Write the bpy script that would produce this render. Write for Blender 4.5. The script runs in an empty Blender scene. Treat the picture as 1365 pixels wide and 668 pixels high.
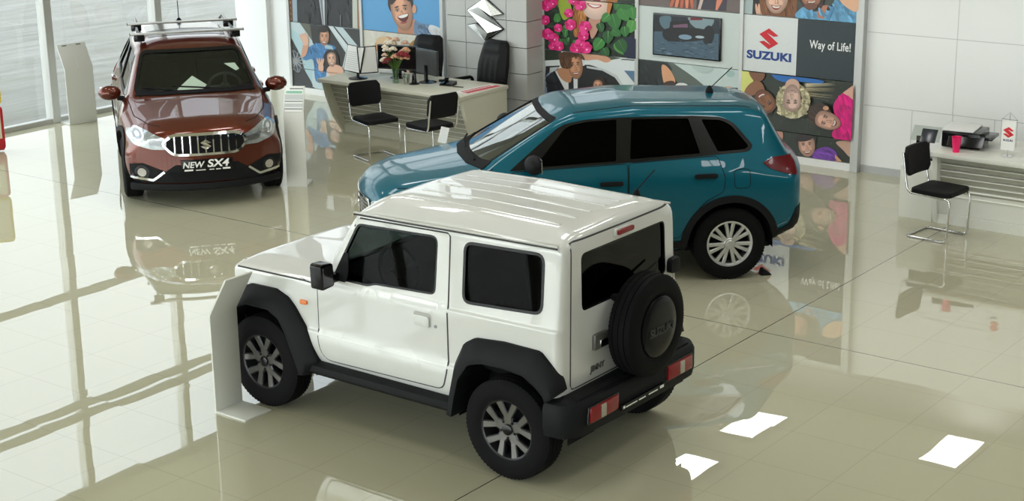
import bpy, bmesh, math, random
from mathutils import Vector, Matrix
from mathutils.bvhtree import BVHTree

random.seed(7)
SC = bpy.context.scene
COL = SC.collection
PI = math.pi
def R(d): return d * PI / 180.0

# ------------------------------------------------------------------ materials
MATS = {}
def mat(name, col, rough=.5, metal=0.0, coat=0.0, coat_rough=.03, ior=1.5, emit=None, emit_s=0.0,
        noise=0.0, nscale=40.0, bump=0.0, bscale=200.0, spec=.5, sheen=0.0):
    if name in MATS: return MATS[name]
    m = bpy.data.materials.new(name); m.use_nodes = True
    nt = m.node_tree; b = nt.nodes['Principled BSDF']
    b.inputs['Base Color'].default_value = (*col, 1)
    b.inputs['Roughness'].default_value = rough
    b.inputs['Metallic'].default_value = metal
    b.inputs['IOR'].default_value = ior
    b.inputs['Specular IOR Level'].default_value = spec
    b.inputs['Coat Weight'].default_value = coat
    b.inputs['Coat Roughness'].default_value = coat_rough
    if sheen: b.inputs['Sheen Weight'].default_value = sheen
    if emit:
        b.inputs['Emission Color'].default_value = (*emit, 1)
        b.inputs['Emission Strength'].default_value = emit_s
    if noise or bump:
        tc = nt.nodes.new('ShaderNodeTexCoord')
        if noise:
            n = nt.nodes.new('ShaderNodeTexNoise'); n.inputs['Scale'].default_value = nscale
            n.inputs['Detail'].default_value = 4
            nt.links.new(tc.outputs['Object'], n.inputs['Vector'])
            mx = nt.nodes.new('ShaderNodeMix'); mx.data_type = 'RGBA'
            mx.inputs['A'].default_value = (*[c * (1 - noise) for c in col], 1)
            mx.inputs['B'].default_value = (*[min(1, c * (1 + noise)) for c in col], 1)
            nt.links.new(n.outputs['Fac'], mx.inputs['Factor'])
            nt.links.new(mx.outputs['Result'], b.inputs['Base Color'])
        if bump:
            n2 = nt.nodes.new('ShaderNodeTexNoise'); n2.inputs['Scale'].default_value = bscale
            nt.links.new(tc.outputs['Object'], n2.inputs['Vector'])
            bp = nt.nodes.new('ShaderNodeBump'); bp.inputs['Strength'].default_value = bump
            bp.inputs['Distance'].default_value = .002
            nt.links.new(n2.outputs['Fac'], bp.inputs['Height'])
            nt.links.new(bp.outputs['Normal'], b.inputs['Normal'])
    MATS[name] = m
    return m

def glass(name, tint, base=.05, refl=(1, 1, 1)):
    """Thin sheet of glass: clear straight through, mirror by angle."""
    if name in MATS: return MATS[name]
    m = bpy.data.materials.new(name); m.use_nodes = True
    nt = m.node_tree; nt.nodes.clear()
    out = nt.nodes.new('ShaderNodeOutputMaterial')
    tr = nt.nodes.new('ShaderNodeBsdfTransparent'); tr.inputs['Color'].default_value = (*tint, 1)
    gl = nt.nodes.new('ShaderNodeBsdfGlossy'); gl.inputs['Roughness'].default_value = 0.0
    gl.inputs['Color'].default_value = (*refl, 1)
    lw = nt.nodes.new('ShaderNodeLayerWeight'); lw.inputs['Blend'].default_value = .5
    pw = nt.nodes.new('ShaderNodeMath'); pw.operation = 'POWER'; pw.inputs[1].default_value = 5
    ma = nt.nodes.new('ShaderNodeMath'); ma.operation = 'MULTIPLY_ADD'
    ma.inputs[1].default_value = 1 - base; ma.inputs[2].default_value = base
    mx = nt.nodes.new('ShaderNodeMixShader')
    nt.links.new(lw.outputs['Facing'], pw.inputs[0]); nt.links.new(pw.outputs[0], ma.inputs[0])
    nt.links.new(ma.outputs[0], mx.inputs['Fac'])
    nt.links.new(tr.outputs[0], mx.inputs[1]); nt.links.new(gl.outputs[0], mx.inputs[2])
    nt.links.new(mx.outputs[0], out.inputs['Surface'])
    MATS[name] = m
    return m

# ------------------------------------------------------------------ mesh builder
class MB:
    def __init__(s): s.v = []; s.f = []; s.m = []
    def add(s, vs, fs, mi=0):
        o = len(s.v); s.v += [tuple(p) for p in vs]
        s.f += [[i + o for i in f] for f in fs]; s.m += [mi] * len(fs); return s
    def merge(s, o, M=None, mi=None):
        k = len(s.v); s.v += [tuple(M @ Vector(p)) if M else p for p in o.v]
        s.f += [[i + k for i in f] for f in o.f]; s.m += list(o.m) if mi is None else [mi] * len(o.f); return s
    def mirror(s):
        o = MB(); o.v = [(x, -y, z) for x, y, z in s.v]; o.f = [f[::-1] for f in s.f]; o.m = list(s.m); return o
    def box(s, x0, x1, y0, y1, z0, z1, mi=0):
        v = [(x, y, z) for z in (z0, z1) for y in (y0, y1) for x in (x0, x1)]
        return s.add(v, [(0, 2, 3, 1), (4, 5, 7, 6), (0, 1, 5, 4), (2, 6, 7, 3), (0, 4, 6, 2), (1, 3, 7, 5)], mi)
    def prism(s, poly, axis, a, b, mi=0):
        """poly 2D -> solid between a and b along axis (0:x (y,z), 1:y (x,z), 2:z (x,y))"""
        def P(p, t):
            return (t, p[0], p[1]) if axis == 0 else (p[0], t, p[1]) if axis == 1 else (p[0], p[1], t)
        n = len(poly); v = [P(p, a) for p in poly] + [P(p, b) for p in poly]
        f = [list(range(n))[::-1], list(range(n, 2 * n))] + [[i, (i + 1) % n, n + (i + 1) % n, n + i] for i in range(n)]
        return s.add(v, f, mi)
    def tube(s, pts, r, n=10, closed=False, mi=0, r1=None):
        pts = [Vector(p) for p in pts]; m = len(pts); rings = []
        up = None
        for i, p in enumerate(pts):
            a = pts[(i - 1) % m] if (closed or i > 0) else p
            b = pts[(i + 1) % m] if (closed or i < m - 1) else p
            t = (b - a).normalized()
            if up is None:
                up = Vector((0, 0, 1)) if abs(t.z) < .9 else Vector((1, 0, 0))
            u = t.cross(up);
            if u.length < 1e-6: u = t.orthogonal()
            u.normalize(); w = u.cross(t); up = w
            rr = r if r1 is None else r + (r1 - r) * i / (m - 1)
            rings.append([p + (u * math.cos(k * 2 * PI / n) + w * math.sin(k * 2 * PI / n)) * rr for k in range(n)])
        v = [q for rg in rings for q in rg]; f = []
        for i in range(m if closed else m - 1):
            j = (i + 1) % m
            for k in range(n):
                f.append([i * n + k, i * n + (k + 1) % n, j * n + (k + 1) % n, j * n + k])
        if not closed: f += [list(range(n))[::-1], [(m - 1) * n + k for k in range(n)]]
        return s.add(v, f, mi)
    def lathe(s, prof, axis='z', n=32, mi=0, c=(0, 0, 0), rf=None, cap=False):
        """prof: (r, h); revolved about axis through c"""
        v = []; f = []; m = len(prof)
        for k in range(n):
            a = 2 * PI * k / n
            for j, (r, h) in enumerate(prof):
                if rf: r = rf(j, k, r)
                x, y = r * math.cos(a), r * math.sin(a)
                p = (x, y, h) if axis == 'z' else (y, h, x) if axis == 'y' else (h, x, y)
                v.append((p[0] + c[0], p[1] + c[1], p[2] + c[2]))
        for k in range(n):
            k2 = (k + 1) % n
            for j in range(m - 1):
                f.append([k * m + j, k2 * m + j, k2 * m + j + 1, k * m + j + 1])
        if cap: f += [[k * m for k in range(n)][::-1], [k * m + m - 1 for k in range(n)]]
        return s.add(v, f, mi)
    def ball(s, c, r, n=12, mi=0, sc=(1, 1, 1)):
        pr = [(max(1e-4, r * math.sin(PI * i / n)), -r * math.cos(PI * i / n)) for i in range(n + 1)]
        o = MB().lathe(pr, 'z', n * 2)
        o.v = [(x * sc[0] + c[0], y * sc[1] + c[1], z * sc[2] + c[2]) for x, y, z in o.v]
        return s.merge(o, mi=mi)
    def sweep(s, prof, path, closed=False, mi=0):
        """prof: closed (out, z) polygon carried along a plan path [(x,y)], out = to the right of travel"""
        m = len(path); n = len(prof); v = []; f = []
        for i, p in enumerate(path):
            a = Vector(path[(i - 1) % m] if (closed or i) else p); b = Vector(path[(i + 1) % m] if (closed or i < m - 1) else p)
            p = Vector(p); d1 = (p - a); d2 = (b - p)
            if d1.length < 1e-9: d1 = d2
            if d2.length < 1e-9: d2 = d1
            n1 = Vector((d1.y, -d1.x)).normalized(); n2 = Vector((d2.y, -d2.x)).normalized()
            nn = (n1 + n2); nn = nn / max(.3, nn.length_squared / 2)
            for o, z in prof: v.append((p.x + nn.x * o, p.y + nn.y * o, z))
        for i in range(m if closed else m - 1):
            j = (i + 1) % m
            for k in range(n): f.append([i * n + k, i * n + (k + 1) % n, j * n + (k + 1) % n, j * n + k])
        if not closed: f += [list(range(n))[::-1], [(m - 1) * n + k for k in range(n)]]
        return s.add(v, f, mi)
    def mesh(s, name, mats, smooth=35, bevel=0, seg=2):
        me = bpy.data.meshes.new(name); me.from_pydata(s.v, [], s.f)
        for q in (mats if isinstance(mats, (list, tuple)) else [mats]): me.materials.append(q)
        me.polygons.foreach_set('material_index', s.m)
        bm = bmesh.new(); bm.from_mesh(me)
        bmesh.ops.recalc_face_normals(bm, faces=bm.faces)
        if bevel:
            ed = [e for e in bm.edges if len(e.link_faces) == 2 and e.calc_face_angle(0) > R(40)]
            bmesh.ops.bevel(bm, geom=ed, offset=bevel, segments=seg, affect='EDGES', profile=.6, clamp_overlap=True)
        bm.to_mesh(me); bm.free()
        finish(me, smooth)
        return me
    def build(s, name, mats, parent=None, loc=(0, 0, 0), rz=0, smooth=35, bevel=0, seg=2):
        o = bpy.data.objects.new(name, s.mesh(name, mats, smooth, bevel, seg)); COL.objects.link(o)
        o.location = loc; o.rotation_euler.z = rz
        if parent: o.parent = parent
        return o

def finish(me, smooth=35):
    if smooth:
        me.polygons.foreach_set('use_smooth', [True] * len(me.polygons))
        me.set_sharp_from_angle(angle=R(smooth))
    me.update()

# ------------------------------------------------------------------ naming
def tag(o, label=None, cat=None, group=None, kind=None):
    if label: o['label'] = label
    if cat: o['category'] = cat
    if group: o['group'] = group
    if kind: o['kind'] = kind
    return o
def thing(name, label, cat, loc=(0, 0, 0), rz=0, group=None):
    o = bpy.data.objects.new(name, None); COL.objects.link(o); o.empty_display_size = .2
    o.location = loc; o.rotation_euler.z = rz
    return tag(o, label, cat, group)
def copy_thing(o, parent=None):
    c = o.copy(); COL.objects.link(c)
    if parent is not None: c.parent = parent
    for ch in [q for q in bpy.data.objects if q.parent is o]: copy_thing(ch, c)
    return c
def struct(o): o['kind'] = 'structure'; return o

# ------------------------------------------------------------------ 2D helpers
def roundpoly(pts, r, n=4, closed=True):
    out = []; m = len(pts)
    for i, p in enumerate(pts):
        rr = r[i] if isinstance(r, (list, tuple)) else r
        P = Vector(p)
        if (not closed and i in (0, m - 1)) or rr <= 0: out.append(tuple(P)); continue
        A = Vector(pts[i - 1]); B = Vector(pts[(i + 1) % m])
        d = min(rr, .49 * (A - P).length, .49 * (B - P).length)
        s = P + (A - P).normalized() * d; e = P + (B - P).normalized() * d
        for k in range(n + 1):
            t = k / n; out.append(tuple(s * (1 - t) ** 2 + P * 2 * t * (1 - t) + e * t * t))
    return out
def resample(pts, n, closed=False):
    pts = [Vector(p) for p in pts]
    if closed: pts = pts + [pts[0]]
    L = [0]
    for a, b in zip(pts, pts[1:]): L.append(L[-1] + (b - a).length)
    out = []; tot = L[-1]; k = 0
    for i in range(n):
        t = tot * i / (n if closed else n - 1)
        while k < len(L) - 2 and L[k + 1] < t: k += 1
        s = (t - L[k]) / max(1e-9, L[k + 1] - L[k]); out.append(pts[k].lerp(pts[k + 1], min(1, s)))
    return out
def circle(c, r, n=32, a0=0, a1=2 * PI, rx=None):
    full = abs(a1 - a0 - 2 * PI) < 1e-6
    m = n if full else n + 1
    return [(c[0] + (rx or r) * math.cos(a0 + (a1 - a0) * k / n), c[1] + r * math.sin(a0 + (a1 - a0) * k / n)) for k in range(m)]
def lin(t, x):
    if not isinstance(t, (list, tuple)): return t
    if x <= t[0][0]: return t[0][1]
    for (a, va), (b, vb) in zip(t, t[1:]):
        if x <= b: return va + (vb - va) * (x - a) / max(1e-9, b - a)
    return t[-1][1]
def sm(t, x, w):
    if not isinstance(t, (list, tuple)): return t
    return sum(lin(t, x + w * k / 4) for k in range(-4, 5)) / 9

# ------------------------------------------------------------------ projected panels
def skin_ray(bvh, axis, sg, a, b):
    if axis == 1: o, d = Vector((a, 3 * sg, b)), Vector((0, -sg, 0))
    elif axis == 0: o, d = Vector((4 * sg, a, b)), Vector((-sg, 0, 0))
    else: o, d = Vector((a, b, 4)), Vector((0, 0, -1))
    h = bvh.ray_cast(o, d)
    if h[0] is None:
        q = o + d * (2.2 if axis == 1 else 2.0); h = bvh.find_nearest(q)
        return h[0], -d
    return h[0], h[1]
def patch(bvh, poly, axis=1, sg=1, off=.002, th=.006, grid=.05, out=None, holes=()):
    """A panel cut to a 2D outline, laid on the car's surface."""
    bm = bmesh.new()
    if holes:
        for loop in (poly, *holes):
            vs = [bm.verts.new((p[0], p[1], 0)) for p in loop]
            for a, b in zip(vs, vs[1:] + vs[:1]): bm.edges.new((a, b))
        bmesh.ops.triangle_fill(bm, use_beauty=True, use_dissolve=False, edges=bm.edges[:], normal=(0, 0, 1))
    else:
        vs = [bm.verts.new((p[0], p[1], 0)) for p in poly]; bm.faces.new(vs)
        bmesh.ops.triangulate(bm, faces=bm.faces[:])
    for ax in (0, 1):
        lo = min(p[ax] for p in poly); hi = max(p[ax] for p in poly); t = lo + grid
        while t < hi - 1e-4:
            co = [0, 0, 0]; co[ax] = t; no = [0, 0, 0]; no[ax] = 1
            bmesh.ops.bisect_plane(bm, geom=bm.verts[:] + bm.edges[:] + bm.faces[:], dist=1e-5, plane_co=co, plane_no=no)
            t += grid
    bmesh.ops.remove_doubles(bm, verts=bm.verts[:], dist=1e-5)
    bm.verts.ensure_lookup_table()
    top = []; bot = []
    for v in bm.verts:
        p, n = skin_ray(bvh, axis, sg, v.co.x, v.co.y)
        d = Vector((0, sg, 0)) if axis == 1 else Vector((sg, 0, 0)) if axis == 0 else Vector((0, 0, 1))
        nn = (n + d * .5).normalized()
        top.append(p + nn * off); bot.append(p + nn * (off - th))
    n = len(top); idx = {v: i for i, v in enumerate(bm.verts)}
    o = out or MB(); fs = []
    for f in bm.faces:
        ids = [idx[v] for v in f.verts]; fs.append(ids); fs.append([i + n for i in ids[::-1]])
    for e in bm.edges:
        if len(e.link_faces) == 1:
            a, b = [idx[v] for v in e.verts]; fs.append([a, b, b + n, a + n])
    o.add(top + bot, fs); bm.free()
    return o
def stroke(bvh, line, w, axis=1, sg=1, off=.001, closed=False, step=.025, th=.004, out=None, side=0):
    """A narrow strip (seam, seal, moulding) following a 2D line on the surface."""
    L = [Vector(p) for p in line]
    tot = sum((b - a).length for a, b in zip(L, L[1:] + ([L[0]] if closed else [])))
    P = resample(line, max(4, int(tot / step)), closed); m = len(P)
    v = []; f = []
    for i, p in enumerate(P):
        a = P[i - 1] if (closed or i) else p; b = P[(i + 1) % m] if (closed or i < m - 1) else p
        t = (b - a).normalized(); nn = Vector((-t.y, t.x))
        for k, s in ((0, -.5 + side), (1, .5 + side)):
            q = p + nn * w * s
            h, n = skin_ray(bvh, axis, sg, q.x, q.y)
            v.append(h + n * off); v.append(h + n * (off - th))
    for i in range(m if closed else m - 1):
        a, b = 4 * i, 4 * ((i + 1) % m)
        f += [[a, b, b + 2, a + 2], [a + 1, a + 3, b + 3, b + 1], [a, a + 1, b + 1, b], [a + 2, b + 2, b + 3, a + 3]]
    if not closed:
        e = 4 * (m - 1); f += [[0, 2, 3, 1], [e, e + 1, e + 3, e + 2]]
    o = out or MB(); o.add(v, f); return o
def grow(poly, d):
    m = len(poly); out = []
    ar = sum(poly[i - 1][0] * poly[i][1] - poly[i][0] * poly[i - 1][1] for i in range(m))
    sg = 1 if ar > 0 else -1
    for i in range(m):
        a, p, b = Vector(poly[i - 1]), Vector(poly[i]), Vector(poly[(i + 1) % m])
        n1 = Vector(((p - a).y, -(p - a).x)); n2 = Vector(((b - p).y, -(b - p).x))
        n1 = n1.normalized() if n1.length > 1e-9 else n1; n2 = n2.normalized() if n2.length > 1e-9 else n2
        n = n1 + n2; n = n / max(.4, n.length_squared / 2) if n.length > 1e-6 else n1
        out.append(tuple(p + n * d * sg))
    return out
def boolean(o, cut, op='DIFFERENCE'):
    cut.parent = o.parent
    md = o.modifiers.new('cut', 'BOOLEAN'); md.operation = op; md.solver = 'EXACT'; md.object = cut
    dg = bpy.context.evaluated_depsgraph_get()
    me = bpy.data.meshes.new_from_object(o.evaluated_get(dg))
    o.modifiers.clear(); old = o.data; o.data = me; bpy.data.meshes.remove(old)
    cm = cut.data; bpy.data.objects.remove(cut); bpy.data.meshes.remove(cm)
def text_mesh(body, size, bold=0.0, sx=1.0, shear=0.0, depth=.002, align='CENTER', spacing=1.0):
    c = bpy.data.curves.new('lettering', 'FONT'); c.body = body; c.size = size; c.offset = bold; c.extrude = depth
    c.align_x = align; c.align_y = 'CENTER'; c.shear = shear; c.space_character = spacing
    o = bpy.data.objects.new('lettering', c); COL.objects.link(o)
    dg = bpy.context.evaluated_depsgraph_get()
    me = bpy.data.meshes.new_from_object(o.evaluated_get(dg))
    b = MB(); b.add([(v.co.x * sx, v.co.y, v.co.z) for v in me.vertices], [list(p.vertices) for p in me.polygons])
    bpy.data.objects.remove(o); bpy.data.curves.remove(c); bpy.data.meshes.remove(me)
    return b            # lies in the xy plane, facing +z
def emblem(size, depth, bevel=0):
    """angular S badge in the xy plane, facing +z, centred"""
    T = [(.5, 1), (1, .67), (.75, .615), (.37, .80), (1, .31), (.5, 0), (0, .33), (.25, .385), (.63, .20), (0, .69)]
    T = [((x - .5) * size, (y - .5) * size * .97) for x, y in T]
    n = len(T); hz = (.55, .35, 1, 1, .35, .55, .35, 1, 1, .35)
    v = [(x, y, 0) for x, y in T] + [(x * .98, y * .98, depth * h) for (x, y), h in zip(T, hz)]
    f = [[n + i for i in q] for q in ((0, 1, 2), (0, 2, 3), (0, 3, 9), (9, 3, 4), (9, 4, 8), (8, 4, 5), (5, 6, 7), (5, 7, 8))] + [list(range(n))[::-1]] + [[i, (i + 1) % n, n + (i + 1) % n, n + i] for i in range(n)]
    return MB().add(v, f)
# stand a flat design upright: facing -y (seen from the front of the wall)
UP = Matrix.Rotation(R(90), 4, 'X')
# ------------------------------------------------------------------ car materials
def paint(name, col, metal=.25, rough=.35, coat=1.0):
    m = mat(name, col, rough=rough, metal=metal, coat=coat, coat_rough=.015, noise=.04, nscale=900, spec=.12)
    return m
RUBBER = mat('tyre rubber', (.0045, .0045, .005), rough=.75, spec=.12, noise=.3, nscale=60)
TRIM = mat('black textured plastic', (.006, .007, .008), rough=.6, spec=.18, noise=.2, nscale=300, bump=.25, bscale=900)
GLOSSB = mat('gloss black', (.006, .006, .007), rough=.16, spec=.3)
MATB = mat('matt black', (.007, .007, .008), rough=.75, spec=.15)
SEAM = mat('dark seam', (.05, .05, .05), rough=.8)
CABIN = mat('dark cabin trim', (.008, .0085, .009), rough=.7, noise=.3, spec=.15)
SEATM = mat('seat cloth', (.012, .013, .014), rough=.9, noise=.3, nscale=120, spec=.1)
CHROME = mat('chrome', (.72, .72, .72), rough=.08, metal=1)
SILVER = mat('silver wheel paint', (.55, .56, .56), rough=.3, metal=.7, coat=.5)
GUN = mat('gunmetal', (.035, .036, .038), rough=.35, metal=.6)
MACH = mat('machined alloy', (.17, .166, .16), rough=.32, metal=.8)
STEEL = mat('dull steel', (.25, .25, .25), rough=.4, metal=.9)
REDL = mat('red lamp lens', (.22, .006, .010), rough=.15, coat=.4, spec=.2)
DREDL = mat('dark red lamp lens', (.1, .006, .01), rough=.2, coat=.25, spec=.2)
CLEARL = mat('clear lamp lens', (.33, .30, .25), rough=.1, coat=1, noise=.25, nscale=60)
HEADL = mat('headlamp glass', (.36, .39, .40), rough=.14, metal=.5, coat=1, noise=.45, nscale=22)
ORANGE = mat('orange lens', (.75, .18, .02), rough=.15, coat=1)
WHITE = mat('white plastic', (.75, .75, .74), rough=.4)
PAPER = mat('white paper', (.8, .8, .78), rough=.8, noise=.02)
BODYGL = glass('tinted side glass', (.055, .058, .06), base=.005)
FRONTGL = glass('windscreen glass', (.5, .55, .51), base=.11)
CLRGL = glass('lightly tinted glass', (.42, .46, .44), base=.005)

# ------------------------------------------------------------------ body shell
class Shell:
    """Skin of a car: half sections (from keel to roof centre) interpolated along x."""
    def __init__(s, pts, rad, w=.04, plan=None, x0=-1, x1=1, re=(.05, .05), step=.035, extra=()):
        s.pts = pts; s.rad = rad; s.w = w; s.plan = plan; s.x0 = x0; s.x1 = x1; s.re = re; s.step = step
    def half(s, x, inset=0.0, w=None):
        w = s.w if w is None else w
        P = [(sm(y, x, w), sm(z, x, w)) for y, z in s.pts]
        return P
    def ring(s, P, sub=4, nb=5):
        m = len(P); out = [P[0]]
        rp = []
        for i in range(1, m - 1):
            A, B, C = Vector(P[i - 1]), Vector(P[i]), Vector(P[i + 1])
            d = min(s.rad[i - 1], .47 * (A - B).length, .47 * (C - B).length)
            u = (A - B).normalized() if (A - B).length > 1e-7 else Vector((0, 0)); t = (C - B).normalized() if (C - B).length > 1e-7 else Vector((0, 0))
            a, c = B + u * d, B + t * d
            rp.append([tuple(a * (1 - k / nb) ** 2 + B * 2 * (k / nb) * (1 - k / nb) + c * (k / nb) ** 2) for k in range(nb + 1)])
        prev = P[0]
        for seg in rp + [[P[-1]]]:
            for k in range(1, sub): out.append((prev[0] + (seg[0][0] - prev[0]) * k / sub, prev[1] + (seg[0][1] - prev[1]) * k / sub))
            out += seg; prev = seg[-1]
        return out
    def solid(s, mi=0):
        n = max(8, int((s.x1 - s.x0 - s.re[0] - s.re[1]) / s.step))
        xs = [s.x0 + s.re[0] + (s.x1 - s.x0 - s.re[0] - s.re[1]) * i / n for i in range(n + 1)]
        st = []
        r0, r1 = s.re
        for k in range(6, 0, -1):
            a = PI / 2 * k / 6; st.append((s.x0 + r0 - r0 * math.sin(a), r0 * (1 - math.cos(a))))
        st += [(x, 0) for x in xs]
        for k in range(1, 7):
            a = PI / 2 * k / 6; st.append((s.x1 - r1 + r1 * math.sin(a), r1 * (1 - math.cos(a))))
        rings = []
        def scaled(h, fy, fz):
            zc = (min(p[1] for p in h) + max(p[1] for p in h)) / 2
            return [(p[0] * fy, zc + (p[1] - zc) * fz) for p in h]
        for x, ins in st:
            h = s.ring(s.half(x))
            if ins:
                hw = max(p[0] for p in h); hh = (max(p[1] for p in h) - min(p[1] for p in h)) / 2
                h = scaled(h, 1 - ins / hw, 1 - ins / hh)
            rings.append((x, h))
        first = rings[0]; last = rings[-1]
        pre = [(first[0], scaled(first[1], q, q)) for q in (.12, .3, .5, .7, .86)]
        post = [(last[0], scaled(last[1], q, q)) for q in (.86, .7, .5, .3, .12)]
        rings = pre + rings + post
        mb = MB(); v = []; f = []
        for x, h in rings:
            full = h + [(-p[0], p[1]) for p in h[-2:0:-1]]
            for y, z in full:
                dx = 0
                if s.plan: dx = s.plan(x, y, z)
                v.append((x + dx, y, z))
        N = len(full)
        for i in range(len(rings) - 1):
            for k in range(N): f.append([i * N + k, (i + 1) * N + k, (i + 1) * N + (k + 1) % N, i * N + (k + 1) % N])
        for base in (0, (len(rings) - 1) * N):
            f.append([base + k for k in range(N)])
        return mb.add(v, f, mi)

def obj_of(name, mb, mats, smooth=35):
    o = bpy.data.objects.new(name, mb.mesh(name, mats, smooth)); COL.objects.link(o); return o

def make_wheel(kind, Rt, width, Rr):
    """axle along y, outer face +y. returns (tyre mesh, rim mesh, cap mesh)"""
    h = width / 2
    prof = [(Rr - .004, -h * .86), (Rr + .012, -h * .93), (Rr + .05, -h), (Rt - .055, -h * 1.0), (Rt - .022, -h * .9), (Rt - .006, -h * .78)]
    tr = []
    for yy in (-.74, -.42, -.36, -.06, .0, .30, .36, .74): tr.append(yy)
    for i in range(0, 8):
        yy = (-.76, -.44, -.43, -.37, -.36, -.03, -.02, .03)[i]
    gro = [-.76, -.46, -.45, -.39, -.38, -.04, -.03, .03, .04, .38, .39, .45, .46, .76]
    low = {2, 3, 6, 7, 10, 11}
    for i, g in enumerate(gro): prof.append((Rt - (.008 if i in low else 0) - .004 * g * g, h * g))
    prof += [(Rt - .006, h * .78), (Rt - .022, h * .9), (Rt - .055, h), (Rr + .05, h), (Rr + .035, h * 1.01), (Rr + .012, h * .93), (Rr - .004, h * .86)]
    prof += [(Rr - .02, h * .5), (Rr - .02, -h * .5), (Rr - .004, -h * .86)]
    def rf(j, k, r):
        if j in (5, 6, 19, 20) and k % 2: return r - .007
        if j in (4, 21) and k % 2: return r - .005
        return r
    ty = MB().lathe(prof, 'y', 144, rf=rf).mesh('wheel', RUBBER, 40)
    rim = MB(); yo = h * .80
    rim.lathe([(Rr - .022, -h * .6), (Rr - .022, yo - .035), (Rr - .012, yo), (Rr, yo + .008), (Rr + .008, yo + .004), (Rr + .006, yo - .02), (Rr - .005, -h * .6), (Rr - .022, -h * .6)], 'y', 72, mi=0 if kind != 'jim' else 1)
    # dark dish (brake and barrel back)
    dish = MB().lathe([(.03, yo - .10), (Rr - .03, yo - .11), (Rr - .025, yo - .125), (.03, yo - .125)], 'y', 48)
    def bar(a0, r0, w0, a1, r1, w1, y0, y1, t=.03, mi=0):
        p0 = Vector((math.cos(a0) * r0, math.sin(a0) * r0)); p1 = Vector((math.cos(a1) * r1, math.sin(a1) * r1))
        d = (p1 - p0).normalized(); nn = Vector((-d.y, d.x)); b = MB()
        c = [(p0 + nn * w0 / 2, y0), (p0 - nn * w0 / 2, y0), (p1 - nn * w1 / 2, y1), (p1 + nn * w1 / 2, y1)]
        c2 = [(p0 + nn * w0 * .36, y0), (p0 - nn * w0 * .36, y0), (p1 - nn * w1 * .36, y1), (p1 + nn * w1 * .36, y1)]
        v = [(q.x, y - t, q.y) for q, y in c] + [(q.x, y - .006, q.y) for q, y in c] + [(q.x, y, q.y) for q, y in c2]
        f = [[0, 3, 2, 1]]
        for L in (0, 4):
            for k in range(4): f.append([L + k, L + (k + 1) % 4, L + 4 + (k + 1) % 4, L + 4 + k])
        b.add(v, f, 1); b.add(v, [[8, 9, 10, 11]], mi)
        return b
    if kind == 'jim':
        for k in range(5):
            a = R(90 + 72 * k)
            rim.merge(bar(a, .03, .085, a, .112, .072, yo - .012, yo - .008))
            for s in (-1, 1):
                rim.merge(bar(a + s * R(9), .095, .042, a + s * R(19), Rr - .008, .058, yo - .008, yo))
        mats = [MACH, GUN]
        cap = MB().lathe([(.001, yo + .006), (.03, yo + .005), (.038, yo), (.04, yo - .03)], 'y', 28)
        for k in range(5):
            a = R(90 + 36 + 72 * k); cap.ball((math.cos(a) * .058, yo - .008, math.sin(a) * .058), .009, 6)
        cm = GLOSSB
    else:
        npair = 7 if kind == 'vit' else 5
        for k in range(npair):
            a = R(90 + 360 / npair * k)
            for s in (-1, 1):
                rim.merge(bar(a + s * R(8), .045, .03, a + s * R(360 / npair * .2), Rr - .004, .036, yo - .002, yo))
            rim.merge(bar(a, .03, .05, a, .10, .05, yo - .004, yo - .004))
        rim.lathe([(Rr - .03, yo - .012), (Rr - .02, yo + .003), (Rr - .004, yo + .006)], 'y', 72)
        rim.lathe([(.001, yo + .006), (.045, yo + .004), (.06, yo - .01)], 'y', 28)
        mats = [SILVER, SILVER]
        cap = MB().lathe([(.001, yo + .012), (.028, yo + .011), (.034, yo + .006), (.034, yo - .02)], 'y', 28); cm = SILVER
    d = dish.mesh('brake_disc', MATB, 35)
    return ty, rim.mesh('rim', mats, 35), cap.mesh('centre_cap', cm, 35), d
def put_wheels(root, W, fx, rx, y, r):
    for x in (fx, rx):
        for s in (1, -1):
            o = bpy.data.objects.new('wheel', W[0]); COL.objects.link(o); o.parent = root
            o.location = (x, s * y, r); o.rotation_euler.z = 0 if s > 0 else PI
            for nm, me in (('rim', W[1]), ('centre_cap', W[2]), ('brake_disc', W[3])):
                q = bpy.data.objects.new(nm, me); COL.objects.link(q); q.parent = o

def seat(root, x, y, z, w=.5, deep=.5, back=.62, lean=.28, head=True, name='seat'):
    b = MB()
    b.merge(MB().prism(roundpoly([(x - deep / 2, z - .14), (x + deep / 2, z - .10), (x + deep / 2 + .02, z + .02), (x - deep / 2, z - .02)], .05), 1, y - w / 2, y + w / 2))
    bx = x - deep / 2
    b.merge(MB().prism(roundpoly([(bx + .04, z - .08), (bx + .12, z + .02), (bx + .10 - lean * back * .55, z + back), (bx - .02 - lean * back * .6, z + back), (bx - .08, z - .05)], .05), 1, y - w / 2, y + w / 2))
    o = b.build(name, SEATM, root, bevel=.02)
    if head:
        hx = bx + .03 - lean * back * .6
        MB().prism(roundpoly([(hx - .05, z + back + .03), (hx + .06, z + back + .03), (hx + .02, z + back + .2), (hx - .07, z + back + .2)], .03), 1, y - w * .28, y + w * .28).build('headrest', SEATM, o, bevel=.02)
    return o
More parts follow.
